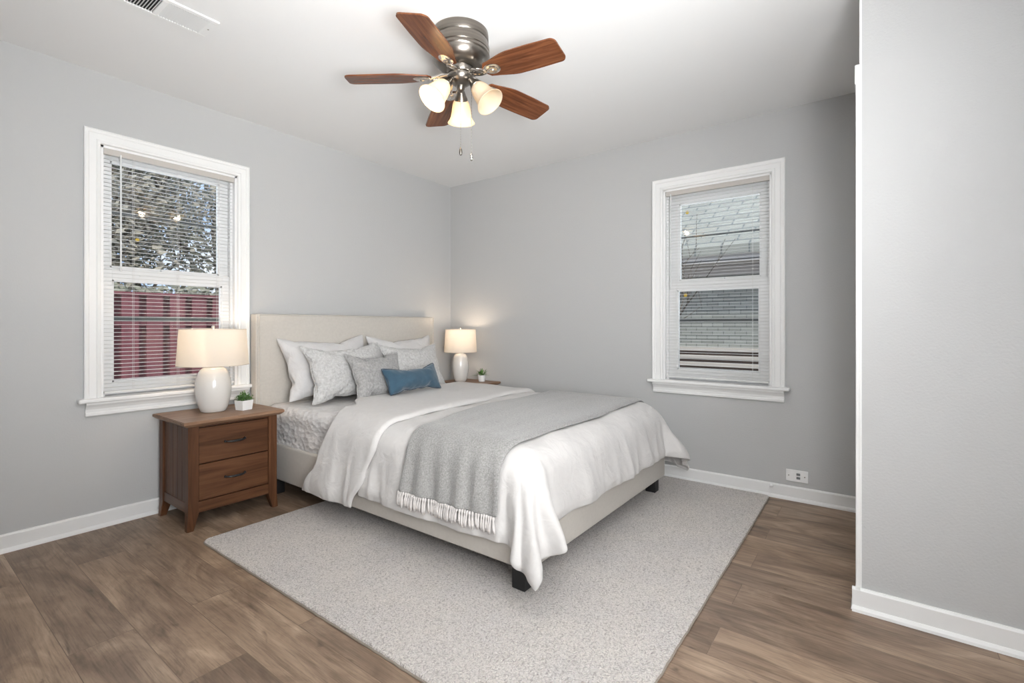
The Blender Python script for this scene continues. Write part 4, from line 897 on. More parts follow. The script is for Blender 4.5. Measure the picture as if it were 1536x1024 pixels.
89,-226,-222,134,-227,-221,178,-224,-211,223,-227,-215,267,-227,-207,307,-224,-188,352,-224,-179,389,-221,-153,406,-222,-112,446,-216,-90,466,-209,-50,-430,-178,-42,-433,-167,-85,-415,-171,-127,-388,-175,-162,-346,-177,-177,-308,-180,-202,-264,-181,-210,-220,-181,-218,-176,-182,-226,
-131,-180,-224,-87,-181,-230,-43,-183,-239,1,-177,-225,46,-182,-236,90,-182,-234,135,-182,-231,179,-182,-229,224,-182,-223,267,-182,-214,310,-181,-202,352,-179,-184,376,-178,-146,416,-181,-129,438,-170,-91,451,-167,-48,-441,-134,-47,-408,-130,-77,-389,-134,-118,-385,-129,-165,
-350,-134,-193,-308,-135,-208,-266,-137,-224,-220,-136,-220,-177,-137,-232,-132,-137,-239,-88,-137,-243,-43,-137,-246,2,-138,-249,46,-137,-246,91,-137,-243,135,-137,-239,180,-137,-232,224,-137,-229,268,-137,-218,312,-136,-210,344,-134,-180,385,-136,-162,416,-135,-130,411,-134,-86,
418,-134,-41,-452,-90,-51,-428,-91,-90,-405,-92,-129,-369,-87,-154,-349,-89,-194,-309,-90,-213,-265,-91,-222,-221,-91,-231,-177,-91,-236,-132,-92,-242,-89,-92,-254,-43,-92,-248,2,-92,-252,47,-92,-252,91,-92,-244,136,-92,-243,181,-92,-244,223,-91,-226,269,-92,-227,
311,-91,-211,352,-91,-192,389,-91,-166,416,-90,-132,433,-94,-90,435,-89,-46,-444,-45,-50,-434,-46,-94,-405,-45,-128,-382,-45,-166,-348,-43,-195,-304,-45,-205,-265,-46,-228,-221,-46,-235,-177,-46,-240,-132,-46,-241,-88,-46,-247,-43,-46,-250,2,-46,-248,46,-46,-248,
92,-46,-255,136,-46,-248,180,-46,-238,224,-46,-233,266,-46,-214,311,-45,-211,345,-47,-183,385,-46,-163,402,-48,-121,438,-49,-94,428,-45,-51,-454,-1,-53,-438,0,-95,-413,-1,-133,-385,1,-169,-341,0,-183,-307,-1,-212,-264,0,-223,-221,0,-235,-177,0,-239,
-133,0,-251,-88,-1,-251,-43,-1,-252,2,-1,-252,47,-1,-255,91,-1,-250,136,-1,-246,179,-1,-234,225,0,-237,269,-1,-229,307,-1,-204,352,-3,-195,377,-1,-157,414,-5,-133,443,-4,-98,453,-7,-55,-455,45,-54,-433,45,-93,-416,45,-134,-378,46,-158,
-348,44,-192,-307,45,-210,-265,45,-226,-221,45,-234,-177,45,-237,-133,45,-250,-87,45,-245,-43,45,-252,2,45,-252,46,45,-251,91,45,-245,136,45,-243,180,45,-239,224,45,-231,268,45,-224,311,44,-212,352,43,-193,389,41,-168,418,40,-135,433,40,-92,
461,38,-58,-454,90,-53,-442,90,-97,-418,90,-136,-387,90,-169,-349,90,-194,-304,90,-199,-265,91,-225,-220,91,-228,-177,91,-238,-132,90,-244,-88,91,-250,-43,90,-250,2,90,-247,46,90,-250,92,91,-252,136,91,-246,180,90,-237,223,90,-225,268,90,-219,
311,89,-208,348,88,-183,390,87,-167,423,85,-137,448,83,-100,469,83,-60,-444,135,-51,-417,127,-85,-410,134,-129,-388,135,-168,-351,136,-193,-308,135,-208,-265,136,-219,-221,136,-229,-176,136,-239,-132,136,-239,-88,136,-246,-43,136,-249,2,136,-249,47,135,-246,
90,134,-235,135,135,-233,180,136,-239,224,136,-224,267,135,-214,311,135,-204,352,134,-188,386,131,-159,425,130,-136,455,128,-102,469,128,-60,-423,175,-44,-430,170,-88,-399,178,-120,-387,181,-165,-341,178,-173,-308,181,-203,-264,181,-214,-219,180,-218,-176,181,-230,
-131,181,-231,-87,181,-243,-43,181,-246,2,181,-245,46,181,-240,90,179,-228,134,180,-231,178,180,-223,223,181,-220,266,181,-208,309,180,-195,352,179,-183,393,176,-164,419,174,-127,453,173,-99,449,169,-54,-452,210,-46,-445,214,-90,-420,219,-126,-379,221,-146,
-347,223,-176,-305,225,-193,-261,224,-199,-218,225,-212,-175,226,-221,-130,226,-229,-86,225,-230,-41,224,-232,-1,217,-214,44,223,-221,89,224,-220,132,219,-205,176,225,-212,221,225,-209,265,225,-201,308,225,-190,349,223,-170,392,222,-159,428,219,-132,453,218,-95,
464,212,-52,-464,254,-43,-441,259,-81,-419,264,-119,-385,267,-149,-346,269,-170,-303,269,-182,-259,270,-191,-215,268,-196,-170,265,-199,-129,250,-189,-84,246,-190,-47,267,-209,-2,263,-202,43,262,-198,87,263,-195,130,259,-184,175,260,-184,219,270,-195,261,265,-178,
305,268,-176,348,268,-165,391,267,-151,431,264,-130,440,261,-85,473,256,-54,-475,298,-44,-444,304,-76,-411,309,-107,-387,312,-146,-343,312,-155,-298,304,-153,-254,306,-164,-211,294,-158,-167,298,-167,-124,287,-161,-81,272,-153,-48,295,-172,-5,289,-164,40,298,-169,
85,293,-161,129,302,-168,173,298,-159,216,307,-169,261,310,-169,301,305,-150,345,311,-151,386,308,-133,430,309,-123,456,303,-88,468,302,-45,-473,345,-36,-456,348,-80,-426,351,-114,-382,349,-120,-337,343,-121,-293,342,-128,-252,325,-122,-207,330,-129,-167,311,-123,
-129,288,-116,-94,311,-130,-50,323,-135,-6,318,-129,37,327,-134,82,331,-135,127,333,-135,171,337,-135,215,328,-129,259,323,-124,296,347,-134,340,351,-128,384,354,-123,424,349,-102,468,348,-89,489,342,-50,-493,387,-46,-464,393,-81,-420,386,-84,-376,375,-83,
-332,375,-90,-288,368,-91,-245,355,-88,-202,341,-85,-178,304,-78,-137,322,-87,-95,336,-92,-50,335,-92,-8,349,-96,37,350,-95,81,348,-93,125,354,-94,170,354,-93,210,335,-84,249,355,-91,289,373,-97,333,379,-93,378,382,-87,421,392,-87,464,391,-75,
500,386,-48,-497,432,-41,-457,412,-40,-414,417,-52,-370,413,-55,-327,395,-49,-288,375,-46,-243,370,-45,-204,349,-39,-173,316,-34,-138,341,-45,-95,351,-49,-50,348,-48,-9,366,-53,36,359,-50,79,372,-54,123,360,-49,167,366,-48,212,362,-48,256,355,-45,
284,390,-55,328,398,-52,371,408,-51,415,418,-51,458,429,-51,502,431,-40,
])
PIL_LUM = (26, 12, [
-544,-268,1,-501,-254,2,-458,-242,3,-415,-231,3,-373,-219,4,-330,-204,4,-289,-188,3,-249,-168,1,-210,-147,-1,-177,-177,-1,-133,-184,-2,-88,-183,-1,-43,-180,-1,1,-178,-1,44,-167,0,86,-182,3,131,-184,1,175,-181,-1,219,-175,-3,254,-148,-12,
291,-173,-10,330,-195,-7,371,-211,-6,413,-227,-5,455,-242,-3,497,-256,-2,539,-270,0,-538,-223,2,-510,-227,49,-467,-211,37,-423,-210,50,-379,-201,50,-336,-189,51,-295,-172,51,-259,-146,42,-218,-165,46,-174,-165,47,-132,-185,57,-89,-169,48,-44,-169,48,
0,-171,49,45,-172,49,89,-165,49,133,-175,51,177,-176,51,217,-157,44,261,-162,39,304,-150,33,334,-182,42,374,-202,47,418,-210,44,462,-217,40,506,-226,39,538,-225,0,-532,-179,2,-511,-182,49,-474,-182,75,-430,-171,71,-387,-172,84,-343,-170,92,
-308,-143,83,-265,-153,87,-220,-156,90,-175,-155,91,-131,-149,87,-87,-153,90,-44,-138,82,0,-152,90,45,-147,87,88,-157,93,133,-157,92,178,-155,91,223,-152,88,258,-131,72,298,-149,78,340,-166,83,384,-174,80,426,-172,66,470,-181,66,510,-182,47,
535,-180,0,-527,-134,2,-512,-137,50,-472,-136,70,-437,-136,99,-394,-135,109,-350,-134,119,-306,-133,126,-262,-126,123,-220,-113,110,-177,-124,123,-132,-123,124,-88,-116,118,-44,-123,126,0,-118,120,45,-124,126,89,-118,115,133,-124,123,178,-125,124,223,-126,125,
263,-108,111,304,-126,116,348,-134,114,388,-131,96,433,-137,94,468,-136,64,510,-137,46,533,-136,1,-520,-89,3,-513,-92,51,-479,-92,81,-438,-91,99,-396,-90,116,-352,-89,120,-311,-90,143,-266,-89,148,-222,-88,150,-177,-87,149,-133,-84,145,-89,-87,152,
-44,-87,153,0,-87,154,46,-87,152,90,-81,140,133,-86,148,178,-88,151,222,-89,151,267,-90,153,311,-91,143,350,-89,122,395,-92,117,436,-92,97,474,-92,74,509,-92,47,532,-91,1,-513,-45,4,-515,-47,54,-478,-46,79,-439,-46,100,-398,-45,118,
-355,-45,132,-311,-44,142,-268,-44,152,-223,-44,158,-179,-43,162,-134,-44,168,-89,-44,168,-44,-44,169,1,-42,156,45,-44,165,90,-44,167,135,-45,166,178,-43,150,223,-45,160,268,-46,158,313,-46,150,356,-47,137,397,-47,120,436,-47,99,475,-47,76,
514,-47,54,530,-46,2,-497,-3,9,-517,-2,56,-479,-1,80,-438,-1,99,-398,0,119,-355,0,130,-312,1,144,-267,1,147,-223,1,158,-179,2,164,-134,1,167,-89,1,167,-44,2,169,1,1,170,45,1,170,90,1,169,134,0,162,179,0,167,
224,0,168,269,0,158,313,-1,148,356,-2,139,395,-2,117,437,-2,100,476,-2,78,509,-2,48,530,-1,2,-502,41,6,-517,43,55,-479,44,79,-439,44,97,-394,45,107,-354,45,126,-311,45,137,-267,46,148,-223,46,153,-178,46,156,-134,46,159,
-89,46,162,-44,46,163,1,46,164,46,46,164,90,46,163,135,46,165,179,42,148,224,44,157,269,44,153,313,44,148,356,44,134,399,44,123,438,43,101,477,43,79,514,43,54,531,43,2,-522,81,3,-517,88,53,-479,89,77,-439,89,97,
-396,90,109,-353,91,124,-308,88,123,-266,92,140,-221,87,135,-177,88,141,-133,89,146,-89,90,151,-44,90,152,1,89,150,46,89,150,91,89,151,135,86,141,179,89,148,224,87,141,268,89,146,313,89,146,357,89,139,398,89,121,438,88,102,
477,88,79,511,88,51,532,88,3,-536,124,1,-516,133,50,-474,131,64,-437,134,90,-393,133,96,-349,127,93,-306,131,109,-262,119,101,-220,128,115,-176,129,122,-131,129,126,-86,127,127,-43,119,118,1,126,124,45,127,125,90,127,126,134,128,127,
179,129,127,224,130,128,268,130,129,313,130,127,352,120,106,395,133,112,431,131,86,475,133,75,513,133,52,534,133,3,-543,168,0,-506,175,30,-478,176,65,-433,174,69,-389,169,69,-345,171,79,-301,165,79,-259,151,70,-215,157,81,-172,159,89,
-128,150,86,-85,138,83,-43,154,89,2,154,89,46,148,86,90,156,91,135,156,91,179,150,88,223,158,92,267,147,87,309,134,82,342,162,93,385,170,88,430,178,83,467,174,57,511,178,48,536,178,4,-550,213,0,-518,218,40,-473,213,40,
-429,216,51,-385,206,44,-340,204,48,-296,195,46,-252,191,47,-210,176,41,-165,181,49,-130,153,41,-87,162,44,-43,169,46,2,168,46,46,175,49,91,175,50,135,170,48,179,177,51,219,157,47,259,137,43,293,164,53,334,182,53,377,194,51,
418,210,54,462,219,53,506,223,43,539,222,4,-557,257,-1,-513,250,-1,-469,242,-2,-426,234,-1,-382,226,-1,-338,220,-1,-294,213,-2,-250,204,-3,-207,195,-4,-163,186,-5,-121,171,-6,-81,152,-5,-43,175,-3,1,177,-3,46,180,-3,90,180,-3,
135,180,-3,179,175,-3,208,141,-1,246,163,2,287,181,3,329,196,3,371,211,4,413,227,4,455,241,4,497,255,4,540,267,5,-509,-226,-41,-465,-218,-40,-422,-204,-36,-378,-204,-45,-334,-197,-47,-292,-181,-47,-262,-149,-42,-221,-169,-50,-176,-175,-51,
-131,-171,-49,-87,-181,-54,-44,-169,-48,1,-173,-51,46,-175,-52,86,-158,-42,127,-172,-52,172,-176,-53,216,-164,-50,259,-177,-56,302,-161,-55,337,-189,-58,381,-189,-49,422,-208,-52,465,-220,-54,509,-226,-43,-509,-181,-43,-472,-182,-68,-428,-179,-75,-385,-167,-70,
-343,-174,-85,-299,-169,-91,-257,-155,-87,-215,-138,-84,-176,-157,-93,-131,-155,-91,-88,-146,-84,-44,-154,-91,1,-153,-92,46,-153,-91,89,-145,-85,131,-133,-75,168,-152,-91,212,-160,-95,256,-167,-99,300,-171,-99,345,-176,-100,388,-178,-93,433,-180,-86,475,-181,-73,
510,-181,-44,-510,-136,-48,-476,-138,-76,-434,-137,-93,-390,-135,-101,-345,-127,-93,-308,-132,-118,-263,-132,-125,-219,-129,-128,-176,-120,-118,-132,-125,-125,-88,-117,-118,-44,-124,-125,1,-127,-129,45,-115,-117,90,-119,-121,131,-104,-110,172,-121,-123,216,-125,-123,260,-123,-112,
304,-132,-121,349,-134,-115,391,-133,-99,435,-136,-93,475,-136,-72,509,-136,-43,-503,-91,-43,-479,-94,-81,-437,-93,-99,-395,-92,-113,-350,-86,-109,-310,-89,-132,-267,-90,-142,-222,-90,-150,-177,-89,-151,-133,-88,-152,-88,-87,-152,-44,-83,-145,0,-88,-153,45,-88,-153,
90,-89,-156,135,-86,-152,176,-77,-135,220,-86,-144,264,-88,-141,309,-90,-136,353,-90,-126,395,-91,-113,438,-91,-98,474,-91,-71,509,-91,-44,-486,-50,-37,-480,-49,-82,-436,-48,-94,-397,-47,-117,-355,-46,-132,-312,-46,-142,-268,-46,-149,-223,-45,-155,-179,-45,-161,
-134,-45,-165,-90,-45,-168,-45,-45,-169,0,-45,-169,44,-46,-170,90,-47,-172,135,-45,-172,179,-45,-167,224,-45,-163,268,-45,-154,311,-45,-142,353,-45,-128,396,-46,-116,434,-45,-90,475,-46,-73,511,-46,-46,-504,-8,-43,-480,-4,-81,-437,-3,-94,-398,-2,-115,
-355,-1,-131,-310,-1,-134,-266,-1,-143,-223,0,-153,-179,0,-159,-134,0,-164,-89,0,-167,-45,0,-169,0,0,-172,45,-1,-163,90,-1,-167,134,-2,-159,180,1,-172,223,-1,-156,266,-1,-147,311,0,-142,354,0,-129,395,0,-113,436,0,-93,475,-1,-72,
510,-1,-45,-508,37,-42,-478,41,-75,-440,42,-98,-398,43,-113,-354,44,-124,-311,44,-134,-267,45,-148,-223,45,-155,-178,45,-155,-134,45,-161,-89,45,-162,-44,44,-162,0,44,-164,45,45,-169,89,43,-159,134,45,-168,178,44,-156,224,45,-161,268,45,-154,
310,45,-138,354,45,-129,395,45,-111,435,45,-92,475,45,-72,510,44,-44,-514,82,-47,-474,85,-65,-440,87,-96,-396,88,-105,-354,88,-118,-310,89,-128,-266,89,-136,-221,87,-134,-177,88,-144,-133,88,-146,-88,85,-142,-44,87,-148,1,88,-152,45,84,-147,
89,88,-156,134,88,-154,178,89,-154,221,87,-140,265,86,-132,310,90,-140,352,90,-125,397,90,-116,435,90,-91,473,89,-68,513,89,-46,-516,127,-44,-481,130,-73,-437,130,-82,-395,132,-96,-352,133,-108,-307,131,-112,-262,126,-110,-219,132,-124,-175,130,-127,
-131,123,-118,-88,128,-127,-43,128,-130,2,127,-131,46,127,-131,91,125,-129,133,115,-118,175,127,-130,219,130,-128,264,131,-126,305,123,-109,348,133,-112,389,132,-96,433,135,-87,475,135,-69,508,134,-38,-520,172,-45,-476,171,-52,-435,174,-71,-391,172,-78,
-347,169,-82,-302,162,-80,-259,166,-90,-216,154,-85,-174,164,-97,-130,164,-99,-85,162,-97,-41,157,-95,3,152,-93,47,143,-88,91,154,-95,135,152,-93,180,148,-90,217,125,-83,253,152,-86,296,163,-91,340,169,-86,384,175,-82,428,177,-73,471,179,-61,
511,179,-42,-519,216,-38,-474,215,-42,-430,211,-46,-385,205,-47,-342,194,-44,-299,199,-52,-255,192,-53,-210,187,-55,-166,179,-55,-128,157,-54,-86,174,-54,-43,162,-50,2,165,-49,46,174,-54,90,168,-52,135,173,-53,173,151,-46,217,158,-51,260,145,-41,
290,179,-49,334,183,-43,376,200,-45,419,211,-44,463,218,-40,507,223,-33,
])

def pillow_template(d):
    nx, ny, s = d
    V = np.array(s, dtype=float).reshape(-1, 3)/2000.0
    idx = {}; F = []; c = 0
    for sd in (0, 1):
        for j in range(ny+1):
            for i in range(nx+1):
                e = i in (0, nx) or j in (0, ny)
                if sd == 1 and e: idx[sd, i, j] = idx[0, i, j]; continue
                idx[sd, i, j] = c; c += 1
        for j in range(ny):
            for i in range(nx):
                q = [idx[sd, i, j], idx[sd, i+1, j], idx[sd, i+1, j+1], idx[sd, i, j+1]]
                F.append(q if sd == 0 else q[::-1])
    B = [idx[0, i, 0] for i in range(nx)]+[idx[0, nx, j] for j in range(ny)]+[idx[0, i, ny] for i in range(nx, 0, -1)]+[idx[0, 0, j] for j in range(ny, 0, -1)]
    return V, F, B
TPL = {'std': pillow_template(PIL_STD), 'sq': pillow_template(PIL_SQ), 'lum': pillow_template(PIL_LUM)}
def pillow(name, label, cat, tpl, cx, yb, zb, w, h, thick, lean, m, pipe=None, yaw=0, roll=0, flip=False, group=None):
    V, F, B = TPL[tpl]
    V = V.copy()
    ext = V.max(0)-V.min(0)
    V -= (V.max(0)+V.min(0))/2
    V *= np.array([w/ext[0], h/ext[1], thick/ext[2]])
    if flip: V[:, 0] *= -1; V[:, 2] *= -1
    V[:, 1] += h/2
    M = Matrix.Rotation(R(yaw), 3, 'Z') @ Matrix.Rotation(PI/2-R(lean), 3, 'X') @ Matrix.Rotation(R(roll), 3, 'Z')
    P = [M @ Vector(v) for v in V]
    # the underside settles on the bedding
    for p in P:
        lo = .004
        if p.z < lo+.03:
            k = (lo+.03-p.z); p.z = lo+.03-(.03)*(1-math.exp(-k/.03))
    t_ = thing(name, label, cat, (cx, yb, zb), 0, group)
    bm = bmesh.new()
    bv = [bm.verts.new(p) for p in P]
    for f in F: bm.faces.new([bv[i] for i in f])
    c = link('cover', bm, m, t_, smooth=True, sub=2)
    if pipe:
        bm = bmesh.new(); tube(bm, [P[i] for i in B], pipe[1], 6, closed=True)
        o = link('piping', bm, pipe[0], t_, smooth=True, sub=1)
    return t_
ZB = .570
pillow('sleeping_pillow', 'plain white pillow leaning on the headboard on the side near the fence window', 'pillow', 'std', -1.475, -.32, ZB, .70, .475, .17, 20, M_PILLOW, roll=1)
pillow('sleeping_pillow', 'plain white pillow leaning on the headboard on the side near the room corner', 'pillow', 'std', -.785, -.30, ZB, .69, .462, .17, 17, M_PILLOW, flip=True)
pillow('sham_pillow', 'pale crinkled pillow behind the grey cushion, in front of the nearer white pillow', 'pillow', 'sq', -1.455, -.50, ZB, .62, .410, .15, 20, M_EURO, pipe=(M_EURO, .0035), roll=1)
pillow('sham_pillow', 'pale mottled pillow behind the right end of the blue cushion', 'pillow', 'sq', -.835, -.47, ZB+.005, .60, .385, .14, 20, M_EURO, pipe=(M_EURO, .0035), flip=True)
pillow('square_cushion', 'mid grey textured square cushion tucked behind the blue cushion', 'cushion', 'sq', -1.345, -.690, ZB+.014, .445, .345, .13, 27, M_GREYP, pipe=(M_GREYP, .0035), roll=-1, flip=False)
pillow('lumbar_cushion', 'blue velvet lumbar cushion in front of all the pillows', 'cushion', 'lum', -1.165, -.800, ZB+.043, .475, .208, .13, 24, M_BLUE, pipe=(M_BLUEPIPE, .0035), roll=1)

# ================================================================== NIGHTSTANDS
def nightstand(label, cx, yb, W, D, simple=False):
    """front faces -y; yb = back; W, D over the legs"""
    t_ = thing('nightstand', label, 'nightstand', (cx, yb-D/2, 0), 0, 'matching nightstands either side of the bed')
    hx, hy = W/2, D/2
    # top with an under-bevel
    bm = bmesh.new()
    o = .030; b2 = .006
    lv = [(o-.020, .550), (o-.014, .553), (o, .565), (o, .580)]
    rings = []
    for e, z in lv:
        ex, ey = hx+e, hy+e
        yb_ = min(ey, hy+.012)
        rings.append([bm.verts.new(q) for q in ((-ex, -ey, z), (ex, -ey, z), (ex, yb_, z), (-ex, yb_, z))])
    for a, b in zip(rings, rings[1:]):
        for i in range(4): bm.faces.new((a[i], a[(i+1) % 4], b[(i+1) % 4], b[i]))
    bm.faces.new(rings[0][::-1]); bm.faces.new(rings[-1])
    bmesh.ops.bevel(bm, geom=[e for e in bm.edges if abs(e.verts[0].co.z-.58) < 1e-4 and abs(e.verts[1].co.z-.58) < 1e-4], offset=.003, segments=2, affect='EDGES')
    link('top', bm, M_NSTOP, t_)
    lw = .050
    for sx in (-1, 1):
        for sy in (-1, 1):
            bm = bmesh.new()
            # square post, inner faces taper below the rail
            rr = []
            for z, w in ((0, .032), (.085, .050), (.55, .050)):
                X0, X1 = (hx-w, hx) if sx > 0 else (-hx, -hx+w)
                Y0, Y1 = (hy-w, hy) if sy > 0 else (-hy, -hy+w)
                if z == 0:  # slight outward flare of the foot
                    X0 += sx*.006; X1 += sx*.006
                rr.append([bm.verts.new(q) for q in ((X0, Y0, z), (X1, Y0, z), (X1, Y1, z), (X0, Y1, z))])
            for a, b in zip(rr, rr[1:]):
                for i in range(4): bm.faces.new((a[i], a[(i+1) % 4], b[(i+1) % 4], b[i]))
            bm.faces.new(rr[0][::-1]); bm.faces.new(rr[-1])
            bmesh.ops.bevel(bm, geom=[e for e in bm.edges if abs(e.verts[0].co.z-e.verts[1].co.z) > .05], offset=.0025, segments=2, affect='EDGES')
            link('leg', bm, M_NSZ, t_)
    for sx in (-1, 1):
        bm = bmesh.new()
        xa, xb = (hx-.022, hx-.010) if sx > 0 else (-hx+.010, -hx+.022)
        n = 5; y0, y1 = -hy+lw-.002, hy-lw+.002
        for k in range(n):    # tongue and groove boards
            a = y0+(y1-y0)*k/n; b = y0+(y1-y0)*(k+1)/n
            bx(bm, xa, xb, a+.0008, b-.0008, .140, .552, .0015)
        bx(bm, (xa+xb)/2-.003, (xa+xb)/2+.003, y0, y1, .14, .55)
        link('side_panel', bm, M_NSZ, t_)
        xa, xb = (hx-.026, hx-.006) if sx > 0 else (-hx+.006, -hx+.026)
        boxo('side_rail', xa, xb, y0, y1, .088, .142, M_NSX if False else wood_y, t_, bev=.002)
    boxo('back_panel', -hx+lw-.002, hx-lw+.002, hy-.016, hy-.006, .12, .55, M_NSX, t_)
    fx0, fx1 = -hx+lw-.002, hx-lw+.002
    boxo('bottom_rail', fx0, fx1, -hy+.004, -hy+.026, .088, .146, M_NSX, t_, bev=.002)
    boxo('carcass', fx0, fx1, -hy+.030, hy-.020, .13, .548, M_DARKWOOD, t_)
    boxo('top_rail', fx0, fx1, -hy+.010, -hy+.028, .540, .552, M_NSX, t_)
    for z0, z1 in ((.1505, .3405), (.3465, .5355)):
        d = boxo('drawer', fx0+.004, fx1-.004, -hy+.005, -hy+.028, z0, z1, M_NSX, t_, bev=.0018)
        zc = (z0+z1)/2+.002
        bm = bmesh.new()
        hw = min(.052, W*.11)
        pts = []; tp = []
        for k in range(15):
            q = k/14*2-1
            pts.append((q*hw, -hy+.006-.022*(1-abs(q)**4)**.5 if abs(q) < 1 else -hy+.006, zc-.002*(1-q*q)))
            tp.append(.75+.45*(1-q*q))
        tube(bm, pts, .0055, 10, taper=tp)
        for s in (-1, 1):
            lathe(bm, [(0, .008), (.006, .007), (.008, 0)], 12, Matrix.Translation((s*hw, -hy+.006, zc)) @ Matrix.Rotation(PI/2, 4, 'X'))
        tag(link('handle', bm, M_BLACK, d, smooth='auto'), label='black bow handle')
    return t_
wood_y = wood('walnut_side', *WD, 'y')
M_DARKWOOD = mat('drawer_gap_wood', (.035, .018, .010), .7)
nightstand('walnut two-drawer nightstand below the window with the red fence', -2.207, -.055, .470, .410)
nightstand('walnut nightstand mostly hidden behind the bed in the room corner', -.170, -.185, .250, .420)

# ================================================================== LAMPS
def table_lamp(label, loc, k, hz=1.0):
    t_ = thing('table_lamp', label, 'lamp', loc, 0, 'matching bedside lamps')
    bm = bmesh.new()
    pr = [(0, .0), (.060, .0), (.066, .004), (.076, .03), (.088, .08), (.0935, .13), (.091, .18), (.080, .222), (.066, .246), (.052, .256), (.045, .258), (.040, .255), (0, .255)]
    lathe(bm, [(r*k, z*hz) for r, z in pr], 64)
    link('body', bm, M_CERAMIC, t_, smooth=True)
    bm = bmesh.new(); lathe(bm, [(0, .25*hz), (.036*k, .255*hz), (.036*k, .268*hz), (.030*k, .272*hz), (.014, .275*hz), (.014, .31*hz), (0, .31*hz)], 40)
    link('neck', bm, M_CERAMIC, t_, smooth='auto')
    bm = bmesh.new()
    zb, zt = .270*hz, .482*hz
    rb, rt = .184*k, .170*k
    lathe(bm, [(rb, zb), (rt, zt), (rt-.0012, zt), (rb-.0012, zb), (rb, zb)], 72)
    sh = link('lamp_shade', bm, M_SHADE, t_, smooth='auto')
    m_rim = mat('shade_rim_cream', (.62, .56, .48), .8)
    for r, z in ((rb, zb+.002), (rt, zt-.002)):
        bm = bmesh.new()
        tube(bm, [(r*math.cos(2*PI*i/60), r*math.sin(2*PI*i/60), z) for i in range(60)], .0018, 6, closed=True)
        link('shade_rim', bm, m_rim, sh)
    bm = bmesh.new()
    lathe(bm, [(0, .31*hz), (.002, .31*hz), (.002, zt), (0, zt)], 10)
    for i in range(3):
        a = 2*PI*i/3+.4; tube(bm, [(0, 0, zt-.008), (math.cos(a)*(rt-.002), math.sin(a)*(rt-.002), zt-.006)], .0013, 6)
    link('spider', bm, M_NICKEL, t_)
    bm = bmesh.new(); lathe(bm, [(0, zt-.008), (.004, zt-.006), (.004, zt+.004), (.009, zt+.007), (.010, zt+.013), (.006, zt+.019), (0, zt+.021)], 16)
    link('finial', bm, M_NICKEL, t_, smooth=True)
    bm = bmesh.new(); lathe(bm, [(0, .315*hz), (.014, .33*hz), (.026, .365*hz), (.029, .385*hz), (.022, .405*hz), (0, .413*hz)], 20)
    link('bulb', bm, M_BULB, t_, smooth=True)
    l = bpy.data.lights.new('bulb_light', 'POINT'); l.energy = 2.5*k; l.color = (1, .80, .60); l.shadow_soft_size = .03
    o = bpy.data.objects.new('bulb_light', l); COL.objects.link(o); o.parent = t_; o.location = (0, 0, .436*hz)
    return t_
table_lamp('lit cream-shaded lamp with white ceramic base on the nightstand by the window', (-2.225, -.222, .580), 1.0)
table_lamp('lit cream-shaded lamp with white ceramic base in the room corner', (-.222, -.335, .580), .80, .975)

# ================================================================== SMALL PLANTS
def potted_plant(label, loc, square, seed, sc, leafy):
    t_ = thing('potted_plant', label, 'plant', loc, R(14) if square else 0)
    bm = bmesh.new()
    if square:
        rr = []
        for h, z in ((.031, 0), (.0365, .058), (.0335, .058), (.0315, .048)):
            rr.append([bm.verts.new(q) for q in ((-h, -h, z), (h, -h, z), (h, h, z), (-h, h, z))])
        for a, b in zip(rr, rr[1:]):
            for i in range(4): bm.faces.new((a[i], a[(i+1) % 4], b[(i+1) % 4], b[i]))
        bm.faces.new(rr[0][::-1]); bm.faces.new(rr[-1])
        bmesh.ops.bevel(bm, geom=bm.edges[:], offset=.0012, segments=2, affect='EDGES')
        top = .050; rad = .03
        link('pot', bm, M_POT, t_)
        bm = bmesh.new(); bx(bm, -.031, .031, -.031, .031, .045, .050)
    else:
        lathe(bm, [(0, 0), (.026, 0), (.029, .003), (.034, .058), (.031, .058), (.030, .050), (0, .050)], 32)
        top = .050; rad = .026
        link('pot', bm, M_POT, t_, smooth='auto')
        bm = bmesh.new(); lathe(bm, [(0, .0525), (.0295, .051)], 24)
    link('soil', bm, M_SOIL, t_)
    rnd = random.Random(seed); bm = bmesh.new()
    def leaf(p, d, ln, w, curl):
        d = d.normalized(); side = d.cross(Vector((0, 0, 1)))
        if side.length < .1: side = Vector((1, 0, 0))
        side.normalize(); up = side.cross(d); pr = None
        for k, ww in enumerate((.25, 1, .85, .08)):
            q = k/3; c = p+d*ln*q-Vector((0, 0, 1))*curl*q*q*ln+up*(0)
            a = bm.verts.new(c+side*w*ww/2+up*w*.15*ww); m_ = bm.verts.new(c); b = bm.verts.new(c-side*w*ww/2+up*w*.15*ww)
            if pr: bm.faces.new((pr[0], a, m_, pr[1])); bm.faces.new((pr[1], m_, b, pr[2]))
            pr = (a, m_, b)
    for i in range(46 if leafy else 34):
        a = rnd.uniform(0, 2*PI); el = rnd.uniform(R(8), R(88)); r0 = rad*rnd.random()*.8
        p = Vector((math.cos(a)*r0, math.sin(a)*r0, top))
        d = Vector((math.cos(a)*math.cos(el), math.sin(a)*math.cos(el), math.sin(el)))
        if leafy:
            ln = rnd.uniform(.028, .062)*sc*(.6+.4*math.sin(el))
            tube(bm, [p, p+d*ln], .0007, 4)
            for k in range(7):
                q = rnd.uniform(.3, 1); dd = (d+Vector((rnd.uniform(-1, 1), rnd.uniform(-1, 1), rnd.uniform(-.4, 1)))*.9)
                leaf(p+d*ln*q, dd, rnd.uniform(.010, .017), .0085, .2)
        else:
            leaf(p, d, rnd.uniform(.055, .098)*sc*(.7+.3*math.sin(el)), .0105, .35)
    link('foliage', bm, M_LEAF, t_, smooth=True)
    return t_
potted_plant('small leafy green plant in a square white pot beside the lamp near the window', (-2.095, -.315, .580), True, 3, 1.0, True)
